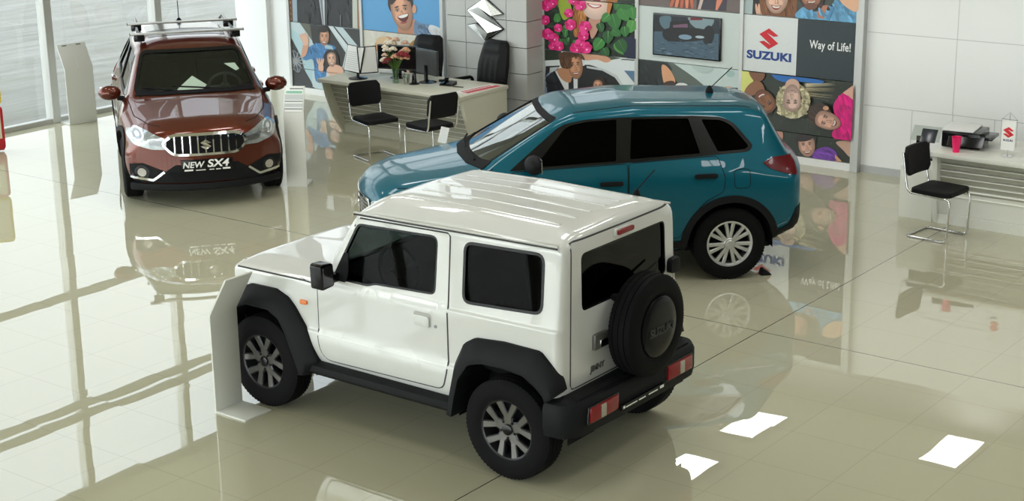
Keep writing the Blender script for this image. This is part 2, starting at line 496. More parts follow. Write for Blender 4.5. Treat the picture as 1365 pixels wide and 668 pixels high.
def cabin(root, xd, zd, wy, steer=(.4, .36, .9), front=-.05, rear=-.95, zs=.62, dash_len=.45, rearb=True, back=.6):
    for s in (1, -1): seat(root, front, s * .36, zs, back=back)
    if rearb: seat(root, rear, 0, zs, w=1.1, back=back * .85, head=False, name='rear_bench')
    MB().prism(roundpoly([(xd - .28, zd - .4), (xd - .28, zd - .12), (xd - .20, zd - .02), (xd + .05, zd + .02), (xd + dash_len - .25, zd + .0), (xd + dash_len - .25, zd - .4)], .04), 1, -wy, wy).build('dashboard', CABIN, root, bevel=.015)
    sx, sy, sz = steer
    ring = [(math.cos(2 * PI * k / 36) * .185, math.sin(2 * PI * k / 36) * .185, 0) for k in range(36)]
    st = MB().tube(ring, .016, 8, closed=True)
    st.ball((0, 0, .0), .06, 8, sc=(1, 1, .5))
    for a in (0, 180, 270): st.tube([(0, 0, 0), (math.cos(R(a)) * .18, math.sin(R(a)) * .18, 0)], .018, 8)
    st.tube([(0, 0, 0), (0, 0, -.25)], .03, 8)
    o = st.build('steering_wheel', mat('dark grey leather', (.03, .03, .032), rough=.45), root)
    o.location = (sx, sy, sz); o.rotation_euler = (0, R(-62), 0)
    o.rotation_euler = (R(0), R(-65), R(0))

def arch_well(root, x, y0, y1, r, z, name='wheel_well'):
    n = 20; prof = [(r * math.cos(PI * k / n), r * math.sin(PI * k / n)) for k in range(n + 1)]
    b = MB(); m = len(prof); v = []
    for yy in (y1, y0):
        v += [(x + p, yy, z + q) for p, q in prof] + [(x + r, yy, z - .05), (x - r, yy, z - .05)]
    k = m + 2
    f = [[i, i + 1, k + i + 1, k + i] for i in range(m - 1)] + [[0, k, k + m, m], [m - 1, m + 1, k + m + 1, k + m - 1]]
    f += [[k + i for i in range(m)] + [k + m + 1, k + m]]
    b.add(v, f); return b.build(name, MATB, root, smooth=40)

def window_glass(root, bvh, poly, axis, sg, g, name, off=-.012, grow_by=.014, seal=.022, sealm=None):
    pg = patch(bvh, grow(poly, grow_by), axis, sg, off, .004, .06)
    o = pg.build(name, g, root, smooth=50)
    if seal:
        stroke(bvh, poly, seal, axis, sg, .002, True, .02, .016).build('window_seal', sealm or GLOSSB, o, smooth=40)
    return o
MR = Matrix(((0, 0, -1, 0), (-1, 0, 0, 0), (0, 1, 0, 0), (0, 0, 0, 1)))     # design -> rear face
MF = Matrix(((0, 0, 1, 0), (1, 0, 0, 0), (0, 1, 0, 0), (0, 0, 0, 1)))       # design -> front face
MS = Matrix(((-1, 0, 0, 0), (0, 0, 1, 0), (0, 1, 0, 0), (0, 0, 0, 1)))      # design -> left side

class Inner(Shell):
    """the hollow of the cabin, a little inside another shell"""
    def __init__(s, outer, ie, floor, ins, x0, x1, belt=None):
        s.o = outer; s.ie = ie; s.fl = floor; s.ins = ins
        Shell.__init__(s, outer.pts, outer.rad, outer.w, outer.plan, x0, x1, (.03, .02), .06)
    def half(s, x):
        P = s.o.half(x); zr = P[s.ie][1] - s.ins; out = []
        for i, (y, z) in enumerate(P):
            y2 = max(0, y - (s.ins if y > .01 else 0))
            z2 = z - s.ins if i >= s.ie else min(max(z, s.fl), zr - .002 * (s.ie - i))
            out.append((y2, z2))
        return out

def cut_body(name, shell, ie, floor, ins, ix0, ix1, windows, arches, mats, root, smooth=32):
    body = obj_of(name, shell.solid(0), mats, smooth)
    me = body.data
    bvh = BVHTree.FromPolygons([v.co.copy() for v in me.vertices], [list(p.vertices) for p in me.polygons])
    inn = obj_of('cut', Inner(shell, ie, floor, ins, ix0, ix1).solid(1), mats, 0)
    boolean(body, inn)
    for ax in (1, 0):
        w = MB()
        for poly, axis, a, b in windows:
            if axis == ax: w.prism(poly, axis, a, b, 1)
        boolean(body, obj_of('cut', w, mats, 0))
    for k in range(0, len(arches), 2):
        a = MB()
        for poly, y0, y1 in arches[k:k + 2]: a.prism(poly, 1, y0, y1, 1)
        boolean(body, obj_of('cut', a, mats, 0))
    body.parent = root; finish(body.data, smooth)
    return body, bvh

def flare(outer, mid, inner, yo, ym, yi, yb, n=40):
    A, B, C = resample(outer, n), resample(mid, n), resample(inner, n)
    L = [[(p.x, y, p.y) for p in P] for P, y in ((A, yb), (A, yo), (B, ym), (C, yi), (C, yb))]
    v = [q for l in L for q in l]; f = []; m = len(L)
    for j in range(m):
        j2 = (j + 1) % m
        for i in range(n - 1): f.append([j * n + i, j * n + i + 1, j2 * n + i + 1, j2 * n + i])
    f += [[j * n for j in range(m)], [j * n + n - 1 for j in range(m)][::-1]]
    return MB().add(v, f)

def build_jimny():
    WH = paint('pearl white paint', (.63, .635, .62), metal=.08, rough=.3)
    root = thing('small_off_roader', 'boxy white three-door off-roader with black wheel arches and a spare wheel on its tailgate', 'car', (-6.98, 8.45, 0), PI)
    H = .62
    pts = [(0, .36), (.60, .36), (.695, .42), (.726, .55), (.724, .648), (.708, .668),
           (.712, [(-1.44, 1.03), (.5, 1.0), (.62, .985), (1.46, .975)]),
           ([(-1.44, .712), (.55, .712), (.64, .708)], [(-1.44, 1.05), (.5, 1.02), (.62, 1.0), (1.46, .99)]),
           ([(-1.44, .698), (.5, .698), (.62, .70)], [(-1.44, 1.066), (.5, 1.036), (.60, 1.018), (1.46, 1.005)]),
           ([(-1.44, .645), (.27, .66), (.58, .69), (.66, .668), (1.46, .66)], [(-1.44, 1.588), (.26, 1.565), (.60, 1.045), (.64, 1.03), (1.46, 1.018)]),
           ([(-1.44, .50), (.27, .50), (1.46, .45)], [(-1.44, 1.64), (-1.3, 1.66), (-.5, 1.678), (.12, 1.662), (.21, 1.635), (.27, 1.59), (.61, 1.062), (1.46, 1.04)]),
           (0, [(-1.44, 1.655), (-1.3, 1.678), (-.5, 1.70), (.10, 1.685), (.20, 1.65), (.27, 1.60), (.62, 1.075), (.7, 1.068), (1.40, 1.055), (1.46, 1.04)])]
    rad = [.05, .05, .06, .015, .015, .03, .012, .012, .045, .4]
    sh = Shell(pts, rad, .02, None, -1.445, 1.47, (.06, .04), .03)
    dw = roundpoly([(.255, 1.495), (-.45, 1.515), (-.44, 1.115), (.09, 1.092), (.16, 1.068), (.49, 1.07)], [.04, .06, .05, .03, .03, .02])
    qw = roundpoly([(-.67, 1.508), (-1.295, 1.525), (-1.30, 1.148), (-.67, 1.112)], .06)
    ws = roundpoly([(-.60, 1.12), (.60, 1.12), (.575, 1.54), (-.575, 1.54)], .05)
    rw = roundpoly([(-.535, 1.13), (.465, 1.13), (.475, 1.515), (-.51, 1.515)], .05)
    fin = [(1.48, .30), (1.44, .62), (1.36, .76), (1.26, .80), (1.02, .80), (.88, .73), (.765, .47), (.72, .30)]
    rin = [(-.615, .30), (-.655, .57), (-.75, .75), (-.88, .79), (-1.20, .79), (-1.34, .72), (-1.43, .57), (-1.46, .30)]
    arches = []
    for s in (1, -1):
        for P in (fin, rin): arches.append((P, *( (.45, .9) if s > 0 else (-.9, -.45))))
    body, bvh = cut_body('body', sh, 9, .46, .045, -1.395, .60,
                         [(dw, 1, -1, 1), (qw, 1, -1, 1), (ws, 0, .05, .9), (rw, 0, -1.7, -1.25)], arches, [WH, CABIN], root)
    # windows
    for s in (1, -1):
        window_glass(root, bvh, dw, 1, s, CLRGL, 'door_window', seal=.03)
        window_glass(root, bvh, qw, 1, s, BODYGL, 'quarter_window', seal=.02)
        # sail behind the mirror
        patch(bvh, roundpoly([(.49, 1.062), (.36, 1.062), (.34, 1.12), (.335, 1.27), (.375, 1.27)], .01), 1, s, .006, .01).build('mirror_sail', TRIM, root)
    window_glass(root, bvh, ws, 0, 1, CLRGL, 'windscreen', seal=.03)
    window_glass(root, bvh, rw, 0, -1, glass('dark rear glass', (.08, .085, .085), base=.012), 'rear_window', seal=.02)
    # doors
    door = roundpoly([(.618, 1.0), (.625, .62), (.595, .455), (-.50, .475), (-.548, .62), (-.548, 1.545), (.285, 1.53), (.50, 1.20), (.60, 1.03)],
                     [.02, .05, .09, .06, .05, .03, .03, .02, .02])
    for s in (1, -1):
        d = patch(bvh, grow(door, -.004), 1, s, .0035, .010, .04, holes=[dw]).build('door', WH, root)
        stroke(bvh, door, .012, 1, s, .0012, True, .03).build('door_gap', SEAM, d)
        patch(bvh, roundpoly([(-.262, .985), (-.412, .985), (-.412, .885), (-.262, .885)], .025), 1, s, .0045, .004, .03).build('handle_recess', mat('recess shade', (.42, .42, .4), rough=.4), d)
        h = patch(bvh, roundpoly([(-.268, .965), (-.402, .965), (-.402, .89), (-.268, .89)], .02), 1, s, .02, .02, .03).build('door_handle', WH, d, bevel=.004)
        k = MB().lathe([(.001, .008), (.011, .008), (.011, -.006)], 'y', 14, c=(-.449, .712, .906))
        (k if s > 0 else k.mirror()).build('lock', STEEL, d)
    # fuel side / body seams
    for s in (1, -1):
        stroke(bvh, [(.62, 1.0), (.74, 1.008), (1.44, 1.0)], .010, 1, s, .001).build('bonnet_gap', SEAM, root)
        stroke(bvh, [(.74, 1.010), (.80, 1.016)], .008, 1, s, .001).build('cowl_gap', SEAM, root)
        g = MB().tube([(.285, s * .664, 1.564), (-.2, s * .668, 1.574), (-.8, s * .664, 1.584), (-1.40, s * .655, 1.592)], .008, 6)
        g.build('drip_rail', WH, root)
        MB().tube([(.28, s * .672, 1.555), (-.2, s * .672, 1.563), (-.8, s * .668, 1.573), (-1.40, s * .659, 1.580)], .006, 6).build('gutter_seal', SEAM, root)
    # roof ribs
    for y in (-.42, -.25, -.085, .085, .25, .42):
        r = stroke(bvh, [(.02, y), (-1.26, y)], .028, 2, 1, .004, False, .05, .01)
        r.build('roof_rib', WH, root, bevel=.002)
    # flares
    fo = [(1.46, .62), (1.40, .80), (1.33, .875), (1.27, .90), (1.02, .905), (.90, .86), (.84, .80), (.72, .64), (.63, .42), (.69, .33)]
    fm = [(1.49, .56), (1.41, .74), (1.34, .80), (1.25, .83), (1.03, .83), (.92, .785), (.86, .72), (.765, .56), (.70, .40), (.72, .33)]
    fi = [(1.46, .52), (1.40, .66), (1.33, .735), (1.25, .765), (1.03, .765), (.93, .715), (.87, .62), (.80, .46), (.755, .36), (.76, .33)]
    ro = [(-.545, .34), (-.575, .50), (-.62, .685), (-.70, .847), (-.785, .898), (-1.02, .918), (-1.31, .912), (-1.40, .83), (-1.455, .74), (-1.475, .68)]
    rm = [(-.59, .34), (-.615, .48), (-.66, .655), (-.735, .79), (-.83, .835), (-1.04, .845), (-1.28, .83), (-1.37, .755), (-1.43, .69), (-1.445, .64)]
    ri = [(-.64, .34), (-.665, .48), (-.705, .62), (-.79, .735), (-.89, .765), (-1.06, .772), (-1.23, .755), (-1.33, .70), (-1.385, .65), (-1.40, .61)]
    for O, M_, I_ in ((fo, fm, fi), (ro, rm, ri)):
        fl = flare(O, M_, I_, .735, .798, .812, .66, 48)
        fl.build('wheel_arch_flare', TRIM, root, bevel=.006, smooth=40)
        fl.mirror().build('wheel_arch_flare', TRIM, root, bevel=.006, smooth=40)
    for s in (1, -1):
        sl = MB().sweep([(-.10, .325), (.015, .335), (.05, .365), (.045, .41), (.0, .43), (-.10, .43)], [(-.60, -.715), (.74, -.715)] if s < 0 else [(-.60, .715), (.74, .715)][::-1])
        sl.build('sill_moulding', TRIM, root, bevel=.006)
        for x in (1.125, -1.06): arch_well(root, x, s * .40, s * .70, .44, .36)
        sg = patch(bvh, roundpoly([(.79, .868), (.722, .868), (.722, .835), (.79, .835)], .014), 1, s, .014, .016, .03)
        sg.build('side_repeater', ORANGE, root, bevel=.003)
    # underbody
    MB().box(-1.35, 1.4, -.55, .55, .26, .37).build('chassis', MATB, root, bevel=.03)
    MB().tube([(-1.125, -.66, .345), (-1.125, .66, .345)], .05, 12).ball((-1.125, .1, .345), .13, 8).build('axle', MATB, root)
    MB().tube([(1.125, -.66, .345), (1.125, .66, .345)], .05, 12).build('axle', MATB, root)
    W = make_wheel('jim', .343, .20, .205)
    put_wheels(root, W, 1.135, -1.075, .695, .343)
    # rear bumper
    half = roundpoly([(-1.38, .79), (-1.50, .785), (-1.585, .70), (-1.60, .30), (-1.60, 0)], [0, .04, .09, .1, 0], 6, False)
    path = half[:-1] + [(x, -y) for x, y in half[::-1]]
    prof = [(-.14, .43), (-.02, .375), (.0, .385), (.012, .44), (.012, .57), (-.006, .605), (-.12, .63)]
    bmp = MB().sweep(prof, path).build('rear_bumper', TRIM, root, bevel=.008)
    MB().box(-1.56, -1.42, -.66, .66, .37, .625).build('bumper_core', TRIM, bmp)
    for s in (1, -1):
        lamp = MB().box(-1.628, -1.58, *sorted((s * .30, s * .615)), .462, .563).build('tail_lamp', REDL, root, bevel=.012)
        MB().box(-1.633, -1.60, *sorted((s * .45, s * .505)), .468, .557).build('reversing_lens', CLEARL, lamp, bevel=.006)
        hb = MB().prism(roundpoly([(s * .585, .452), (s * .285, .452), (s * .285, .572), (s * .625, .572), (s * .64, .452)], .015), 0, -1.615, -1.57)
        hb.build('lamp_bezel', GLOSSB, lamp, bevel=.004)
    pl = MB().box(-1.635, -1.615, -.24, .28, .44, .475).build('plate_holder', GLOSSB, root)
    wt = MB()
    for y0, y1 in ((.245, .265), (.10, .235), (.0, .08), (-.15, -.04), (-.225, -.18)): wt.box(-1.637, -1.634, y0, y1, .45, .458 if y1 - y0 > .05 else .468)
    wt.build('plate_lettering', PAPER, pl)
    # tailgate
    tg = roundpoly([(.585, .645), (-.63, .645), (-.62, 1.60), (.57, 1.60)], .03)
    t = patch(bvh, tg, 0, -1, .004, .012, .06, holes=[rw]).build('tailgate', WH, root)
    stroke(bvh, grow(tg, .005), .012, 0, -1, .0015, True, .04).build('tailgate_gap', SEAM, t)
    MB().box(-1.475, -1.44, .195, .35, .838, .942).build('tailgate_handle', mat('grey handle', (.16, .16, .15), rough=.3, metal=.4), t, bevel=.01)
    MB().box(-1.485, -1.47, .205, .30, .85, .90).build('handle_pull', CHROME, t, bevel=.006)
    bd = MB().merge(text_mesh('JIMNY', .056, .0008, 1.05, .12, .003), Matrix.Translation((-1.452, .295, .712)) @ MR)
    bd.build('name_badge', mat('grey badge', (.16, .16, .16), rough=.3, metal=.6), t)
    br = MB().prism(roundpoly([(.085, 1.547), (-.10, 1.547), (-.10, 1.58), (.085, 1.58)], .015), 0, -1.475, -1.44).build('brake_light', REDL, t, bevel=.004)
    MB().prism(roundpoly([(.105, 1.538), (-.12, 1.538), (-.12, 1.59), (.105, 1.59)], .02), 0, -1.462, -1.44).build('lamp_base', WH, br, bevel=.003)
    for z in (1.18, .86):
        MB().prism(roundpoly([(-.655, z - .055), (-.545, z - .05), (-.545, z + .05), (-.655, z + .055)], .03), 0, -1.49, -1.42).build('hinge', TRIM, t, bevel=.012)
    MB().tube([(-1.47, .12, 1.145), (-1.478, -.05, 1.17), (-1.478, -.36, 1.26)], .008, 6).ball((-1.465, .12, 1.14), .025, 6).build('rear_wiper', MATB, t)
    # spare wheel
    sp = bpy.data.objects.new('spare_wheel', W[0]); COL.objects.link(sp); sp.parent = root
    sp.location = (-1.60, -.06, .935); sp.rotation_euler.z = PI / 2
    q = bpy.data.objects.new('brake_disc', W[3]); q.name = 'spare_rim'; COL.objects.link(q); q.parent = sp
    cv = MB().lathe([(.001, .118), (.12, .116), (.19, .110), (.205, .100), (.21, .06), (.19, .03)], 'y', 64)
    c = cv.build('wheel_cover', mat('cover black', (.006, .006, .007), rough=.25, spec=.15), sp)
    lt = MB().merge(text_mesh('SUZUKI', .075, .003, 1.1, 0, .003), Matrix.Translation((0, .119, -.02)) @ MS)
    lt.build('cover_lettering', mat('dark grey lettering', (.03, .03, .032), rough=.4, spec=.2), sp)
    MB().lathe([(.16, -.20), (.16, -.05), (.05, -.05)], 'y', 24).build('carrier', TRIM, sp)
    # aerial
    a = MB().lathe([(.001, 1.70), (.012, 1.70), (.03, 1.66), (.03, 1.64)], 'z', 16, c=(-1.21, -.53, -.015))
    a.tube([(-1.21, -.53, 1.68), (-1.35, -.535, 1.84)], .0045, 6)
    a.build('aerial', MATB, root)
    # mirrors
    for s in (1, -1):
        m = MB().prism(roundpoly([(.765, 1.05), (.895, 1.04), (.90, 1.21), (.88, 1.225), (.775, 1.215)], .025), 0, .40, .50)
        m.merge(MB().box(.42, .48, .66, .80, 1.06, 1.12))
        (m if s > 0 else m.mirror()).build('door_mirror', GLOSSB, root, bevel=.015)
        g = MB().box(.394, .402, .785, .88, 1.062, 1.20)
        (g if s > 0 else g.mirror()).build('mirror_glass', mat('dark mirror', (.10, .10, .11), rough=.12, metal=.8), root, bevel=.002)
    # front end
    MB().prism(roundpoly([(-.64, .66), (.64, .66), (.64, .93), (-.64, .93)], .04), 0, 1.44, 1.485).build('grille', GLOSSB, root, bevel=.01)
    for s in (1, -1):
        MB().lathe([(.001, 1.51), (.06, 1.508), (.095, 1.49), (.10, 1.45)], 'x', 32, c=(0, s * .5, .80)).build('headlamp', HEADL, root)
        MB().box(1.46, 1.48, s * .5 - .13, s * .5 + .13, .66, .93).build('lamp_surround', GLOSSB, root, bevel=.01)
    hf = roundpoly([(1.44, .80), (1.56, .785), (1.66, .68), (1.69, 0)], [0, .05, .1, 0], 6, False)
    pf = hf[:-1] + [(x, -y) for x, y in hf[::-1]]
    MB().sweep([(.14, .38), (0, .34), (-.015, .40), (-.015, .55), (.0, .62), (.16, .64)], pf).build('front_bumper', TRIM, root, bevel=.008)
    MB().box(1.40, 1.60, -.66, .66, .36, .62).build('bumper_beam', TRIM, root)
    # bonnet, wipers
    MB().tube([(.62, .40, 1.10), (.56, .1, 1.135), (.53, -.15, 1.16)], .008, 6).build('wiper', MATB, root)
    MB().tube([(.62, -.1, 1.10), (.56, -.3, 1.135), (.53, -.5, 1.16)], .008, 6).build('wiper', MATB, root)
    cabin(root, .38, 1.10, .62, steer=(.16, .36, 1.10), front=-.22, rear=-.95, zs=.72, dash_len=.50, back=.60)
    return root
def plan_fn(kf, kr, x0=.1, x1=1.9, r0=-.9, r1=-1.95, p=2.2):
    def fn(x, y, z):
        d = 0
        if x > x0:
            t = min(1, (x - x0) / (x1 - x0)); t = t * t * (3 - 2 * t) if t < 1 else 1
            d -= kf * t * (abs(y) / .85) ** p
        if x < r0:
            t = min(1, (r0 - x) / (r0 - r1)); t = t * t * (3 - 2 * t)
            d += kr * t * (abs(y) / .85) ** p
        return d
    return fn

def side_mirror(root, x, y, z, m, s, black=True):
    b = MB().ball((x, y, z), 1, 10, sc=(.085, .125, .085))
    b.v = [(x + max(-.05, px - x), py, pz) for px, py, pz in b.v]
    (b if s > 0 else b.mirror()).build('door_mirror', m, root, smooth=50)
    g = MB().box(x - .056, x - .048, y - .10, y + .10, z - .06, z + .06)
    (g if s > 0 else g.mirror()).build('mirror_glass', CHROME, root, bevel=.003)
    st = MB().tube([(x + .03, y - .19, z - .075), (x + .01, y - .08, z - .06)], .028, 8)
    (st if s > 0 else st.mirror()).build('mirror_arm', MATB, root)

def handle(bvh, root, x0, x1, z, s, m):
    xm = (x0 + x1) / 2
    dish = patch(bvh, circle((xm, z), .052, 24, rx=.062), 1, s, .002, .003, .03).build('handle_dish', MATB if m is TRIM else m, root)
    r, n = skin_ray(bvh, 1, s, xm, z)
    b = MB().prism(roundpoly([(x0, z - .021), (x1, z - .021), (x1, z + .021), (x0, z + .021)], .02), 1, abs(r.y) + .012, abs(r.y) + .034)
    b.merge(MB().box(x0 + .01, x0 + .04, abs(r.y) - .03, abs(r.y) + .02, z - .012, z + .012)).merge(MB().box(x1 - .04, x1 - .01, abs(r.y) - .03, abs(r.y) + .02, z - .012, z + .012))
    (b if s > 0 else b.mirror()).build('door_handle', m, root, bevel=.005)

def build_vitara():
    TEAL = paint('teal metallic paint', (.0, .088, .132), metal=.2, rough=.35, coat=.6)
    root = thing('compact_suv', 'teal blue five-door SUV with black side windows and silver wheels', 'car', (-8.353, 11.965, 0), R(225))
    pts = [(0, [(-2.0, .40), (-1.6, .26), (1.6, .24), (1.97, .30)]),
           ([(-2.0, .55), (-1.5, .62), (1.97, .55)], [(-2.0, .40), (-1.6, .26), (1.6, .24), (1.97, .30)]),
           ([(-2.0, .74), (-1.6, .80), (1.6, .80), (1.97, .70)], [(-2.0, .44), (-1.6, .30), (1.6, .29), (1.97, .34)]),
           ([(-2.0, .80), (-1.25, .862), (-.4, .842), (.4, .842), (1.25, .86), (1.97, .76)], [(-2.0, .52), (-1.6, .42), (1.97, .42)]),
           ([(-2.0, .83), (-1.25, .876), (-.5, .838), (.5, .838), (1.25, .872), (1.97, .79)], [(-2.0, .68), (1.97, .58)]),
           ([(-2.0, .81), (-1.25, .852), (-.4, .815), (.8, .82), (1.25, .845), (1.97, .76)], [(-2.0, .90), (-1, .965), (.6, .95), (1.2, .92), (1.97, .74)]),
           ([(-2.0, .75), (-1.5, .765), (.6, .762), (1.0, .77), (1.97, .70)], [(-2.0, .985), (-1.4, 1.115), (-1, 1.11), (.6, 1.065), (1.0, 1.015), (1.78, .905), (1.97, .82)]),
           ([(-2.0, .66), (-1.64, .57), (-.4, .60), (.2, .575), (.95, .665), (1.3, .66), (1.97, .58)],
            [(-2.0, 1.03), (-1.9, 1.09), (-1.66, 1.46), (-1.45, 1.505), (-.4, 1.55), (.15, 1.51), (.28, 1.465), (1.02, 1.085), (1.12, 1.06), (1.78, .955), (1.97, .87)]),
           ([(-2.0, .4), (-1.66, .38), (.25, .38), (1.0, .4), (1.97, .38)],
            [(-2.0, 1.05), (-1.9, 1.11), (-1.66, 1.505), (-1.45, 1.545), (-.4, 1.59), (.13, 1.555), (.28, 1.492), (1.02, 1.10), (1.12, 1.08), (1.78, .985), (1.97, .895)]),
           (0, [(-2.0, 1.05), (-1.9, 1.12), (-1.66, 1.515), (-1.45, 1.555), (-.4, 1.60), (.12, 1.565), (.28, 1.50), (1.04, 1.10), (1.14, 1.085), (1.78, .99), (1.97, .90)])]
    rad = [.08, .08, .06, .12, .10, .05, .055, .3]
    sh = Shell(pts, rad, .045, plan_fn(.27, .15), -2.02, 2.0, (.09, .10), .032)
    fw = roundpoly([(.50, 1.095), (.19, 1.425), (.0, 1.458), (-.255, 1.468), (-.228, 1.12)], [.02, .06, .05, .02, .02])
    rwn = roundpoly([(-.385, 1.468), (-.90, 1.452), (-.985, 1.155), (-.35, 1.13)], .02)
    qw = roundpoly([(-1.015, 1.44), (-1.19, 1.428), (-1.28, 1.385), (-1.43, 1.20), (-1.40, 1.175), (-1.145, 1.165)], [.02, .04, .04, .03, .02, .02])
    dlo = roundpoly([(.72, 1.075), (.235, 1.44), (.02, 1.475), (-.3, 1.486), (-.95, 1.472), (-1.2, 1.450), (-1.31, 1.40), (-1.475, 1.20), (-1.43, 1.155), (-1.1, 1.14), (-.35, 1.108), (.2, 1.09)],
                    [.01, .08, .05, .03, .03, .04, .04, .04, .03, .03, .03, .03])
    ws = roundpoly([(-.60, 1.115), (.60, 1.115), (.525, 1.468), (-.525, 1.468)], [.04, .04, .05, .05])
    rw = roundpoly([(-.55, 1.14), (.55, 1.14), (.47, 1.43), (-.47, 1.43)], .05)
    arches = []
    for s in (1, -1):
        for x in (1.25, -1.25):
            P = circle((x, .335), .40, 40, -.5, PI + .5); arches.append((P, *((.5, 1.0) if s > 0 else (-1.0, -.5))))
    body, bvh = cut_body('body', sh, 7, .40, .05, -1.85, 1.0, [(fw, 1, -1, 1), (rwn, 1, -1, 1), (qw, 1, -1, 1), (ws, 0, .0, 1.6), (rw, 0, -2.3, -1.45)], arches, [TEAL, CABIN], root)
    for s in (1, -1):
        patch(bvh, dlo, 1, s, .0025, .006, .05, holes=[fw, rwn, qw]).build('window_surround', GLOSSB, root)
        for q, nm in ((fw, 'door_window'), (rwn, 'door_window'), (qw, 'quarter_window')):
            window_glass(root, bvh, q, 1, s, BODYGL, nm, seal=0)
        for i, (pl, hx) in enumerate((([(.70, 1.066), (.725, .8), (.70, .45), (-.30, .43), (-.325, 1.098), (.2, 1.081)], (-.065, -.275, .94)),
                       ([(-.337, 1.10), (-.312, .43), (-.78, .42), (-.88, .60), (-1.01, .745), (-1.175, .83), (-1.192, .95), (-1.135, 1.132)], (-.91, -1.12, .975)))):
            pl = roundpoly(pl, .03)
            dr = patch(bvh, grow(pl, -.003), 1, s, .003, .008, .045).build('door', TEAL, root)
            stroke(bvh, pl, .010, 1, s, .001, True, .03).build('door_gap', MATB, dr)
            handle(bvh, dr, hx[1], hx[0], hx[2], s, TRIM)
        stroke(bvh, roundpoly([(-1.275, 1.015), (-1.425, 1.015), (-1.42, .85), (-1.275, .85)], .04), .006, 1, s, .001, True, .02).build('fuel_flap_gap', MATB, root)
        for x in (1.25, -1.25):
            arc = circle((x, .335), .425, 48, R(-8), R(188))
            stroke(bvh, arc, .062, 1, s, .014, False, .03, .03).build('arch_cladding', TRIM, root, smooth=40)
            arch_well(root, x, s * .5, s * .83, .395, .335)
        patch(bvh, roundpoly([(-.82, .27), (.82, .27), (.82, .39), (-.82, .39)], .03), 1, s, .012, .02, .06).build('sill_cladding', TRIM, root, bevel=.003)
        patch(bvh, roundpoly([(-1.66, .34), (-1.665, .43), (-1.79, .48), (-1.86, .64), (-1.93, .66), (-1.95, .40)], .02), 1, s, .008, .015, .04).build('bumper_cladding', TRIM, root)
        lp = roundpoly([(-1.545, 1.055), (-1.66, 1.095), (-1.86, 1.09), (-1.875, .93), (-1.75, .955), (-1.62, 1.0)], [.02, .03, .02, .02, .03, .03])
        patch(bvh, lp, 1, s, .008, .02, .03).build('tail_lamp', DREDL, root, bevel=.003)
        side_mirror(root, .53, .93, 1.165, TRIM, s)
        stroke(bvh, [(.12, s * .52), (-1.5, s * .50)], .014, 2, 1, .001, False, .05).build('roof_ditch', MATB, root)
    window_glass(root, bvh, ws, 0, 1, FRONTGL, 'windscreen', off=-.006, seal=.03, sealm=MATB)
    window_glass(root, bvh, rw, 0, -1, BODYGL, 'rear_window', seal=.04)
    # cowl and wipers
    cw = [(.955, -.66), (1.065, -.38), (1.10, 0), (1.065, .38), (.955, .66), (.86, .62), (.97, .35), (1.01, 0), (.97, -.35), (.86, -.62)]
    patch(bvh, cw, 2, 1, .006, .02, .05).build('cowl_panel', MATB, root)
    for y0, y1 in ((.42, -.15), (-.10, -.58)):
        MB().tube([(1.01 - .12 * y0 * y0, y0, 1.118), (1.0, (y0 + y1) / 2, 1.135), (.99 - .14 * y1 * y1, y1, 1.135)], .010, 6).build('wiper', MATB, root)
    for s in (1, -1):
        stroke(bvh, [(.86, s * .70), (1.2, s * .70), (1.55, s * .68), (1.70, s * .60)], .008, 2, 1, .001, False, .05).build('bonnet_gap', MATB, root)
    # nose
    g = roundpoly([(-.47, .80), (.47, .80), (.44, .62), (-.44, .62)], .05)
    gr = patch(bvh, g, 0, 1, .006, .012, .05).build('grille', GLOSSB, root)
    c = MB()
    for z in (.655, .69, .725, .76): stroke(bvh, [(-.43, z), (.43, z)], .014, 0, 1, .012, out=c)
    stroke(bvh, g, .025, 0, 1, .014, True, out=c)
    c.build('grille_bar', CHROME, gr)
    em = emblem(.13, .008).mesh('badge', CHROME, 30); e = bpy.data.objects.new('badge', em); COL.objects.link(e); e.parent = gr
    p, n = skin_ray(bvh, 0, 1, 0, .72); e.matrix_local = Matrix.Translation((p.x + .012, 0, .72)) @ MF
    for s in (1, -1):
        hp = roundpoly([(s * .49, .80), (s * .49, .67), (s * .62, .67), (s * .77, .72), (s * .79, .80), (s * .70, .845)], .03)
        patch(bvh, hp, 0, 1, .007, .012, .04).build('headlamp', HEADL, root)
        fp = circle((s * .60, .44), .055, 20); patch(bvh, fp, 0, 1, .01, .012, .03).build('fog_lamp', CLEARL, root)
    patch(bvh, roundpoly([(-.62, .34), (.62, .34), (.56, .50), (-.56, .50)], .04), 0, 1, .006, .012, .06).build('lower_grille', TRIM, root)
    # aerial, floor
    a = MB().lathe([(.001, 1.62), (.014, 1.615), (.035, 1.575), (.035, 1.55)], 'z', 16, c=(-1.24, .04, .01)).tube([(-1.26, .04, 1.615), (-1.45, .04, 1.79)], .0045, 6)
    a.build('aerial', MATB, root)
    MB().box(-1.7, 1.7, -.6, .6, .22, .30).build('chassis', MATB, root, bevel=.03)
    W = make_wheel('vit', .335, .215, .215)
    put_wheels(root, W, 1.25, -1.25, .735, .335)
    cabin(root, .72, 1.08, .60, steer=(.42, .36, 1.03), front=-.02, rear=-.9, zs=.66, dash_len=.5, back=.60)
    return root

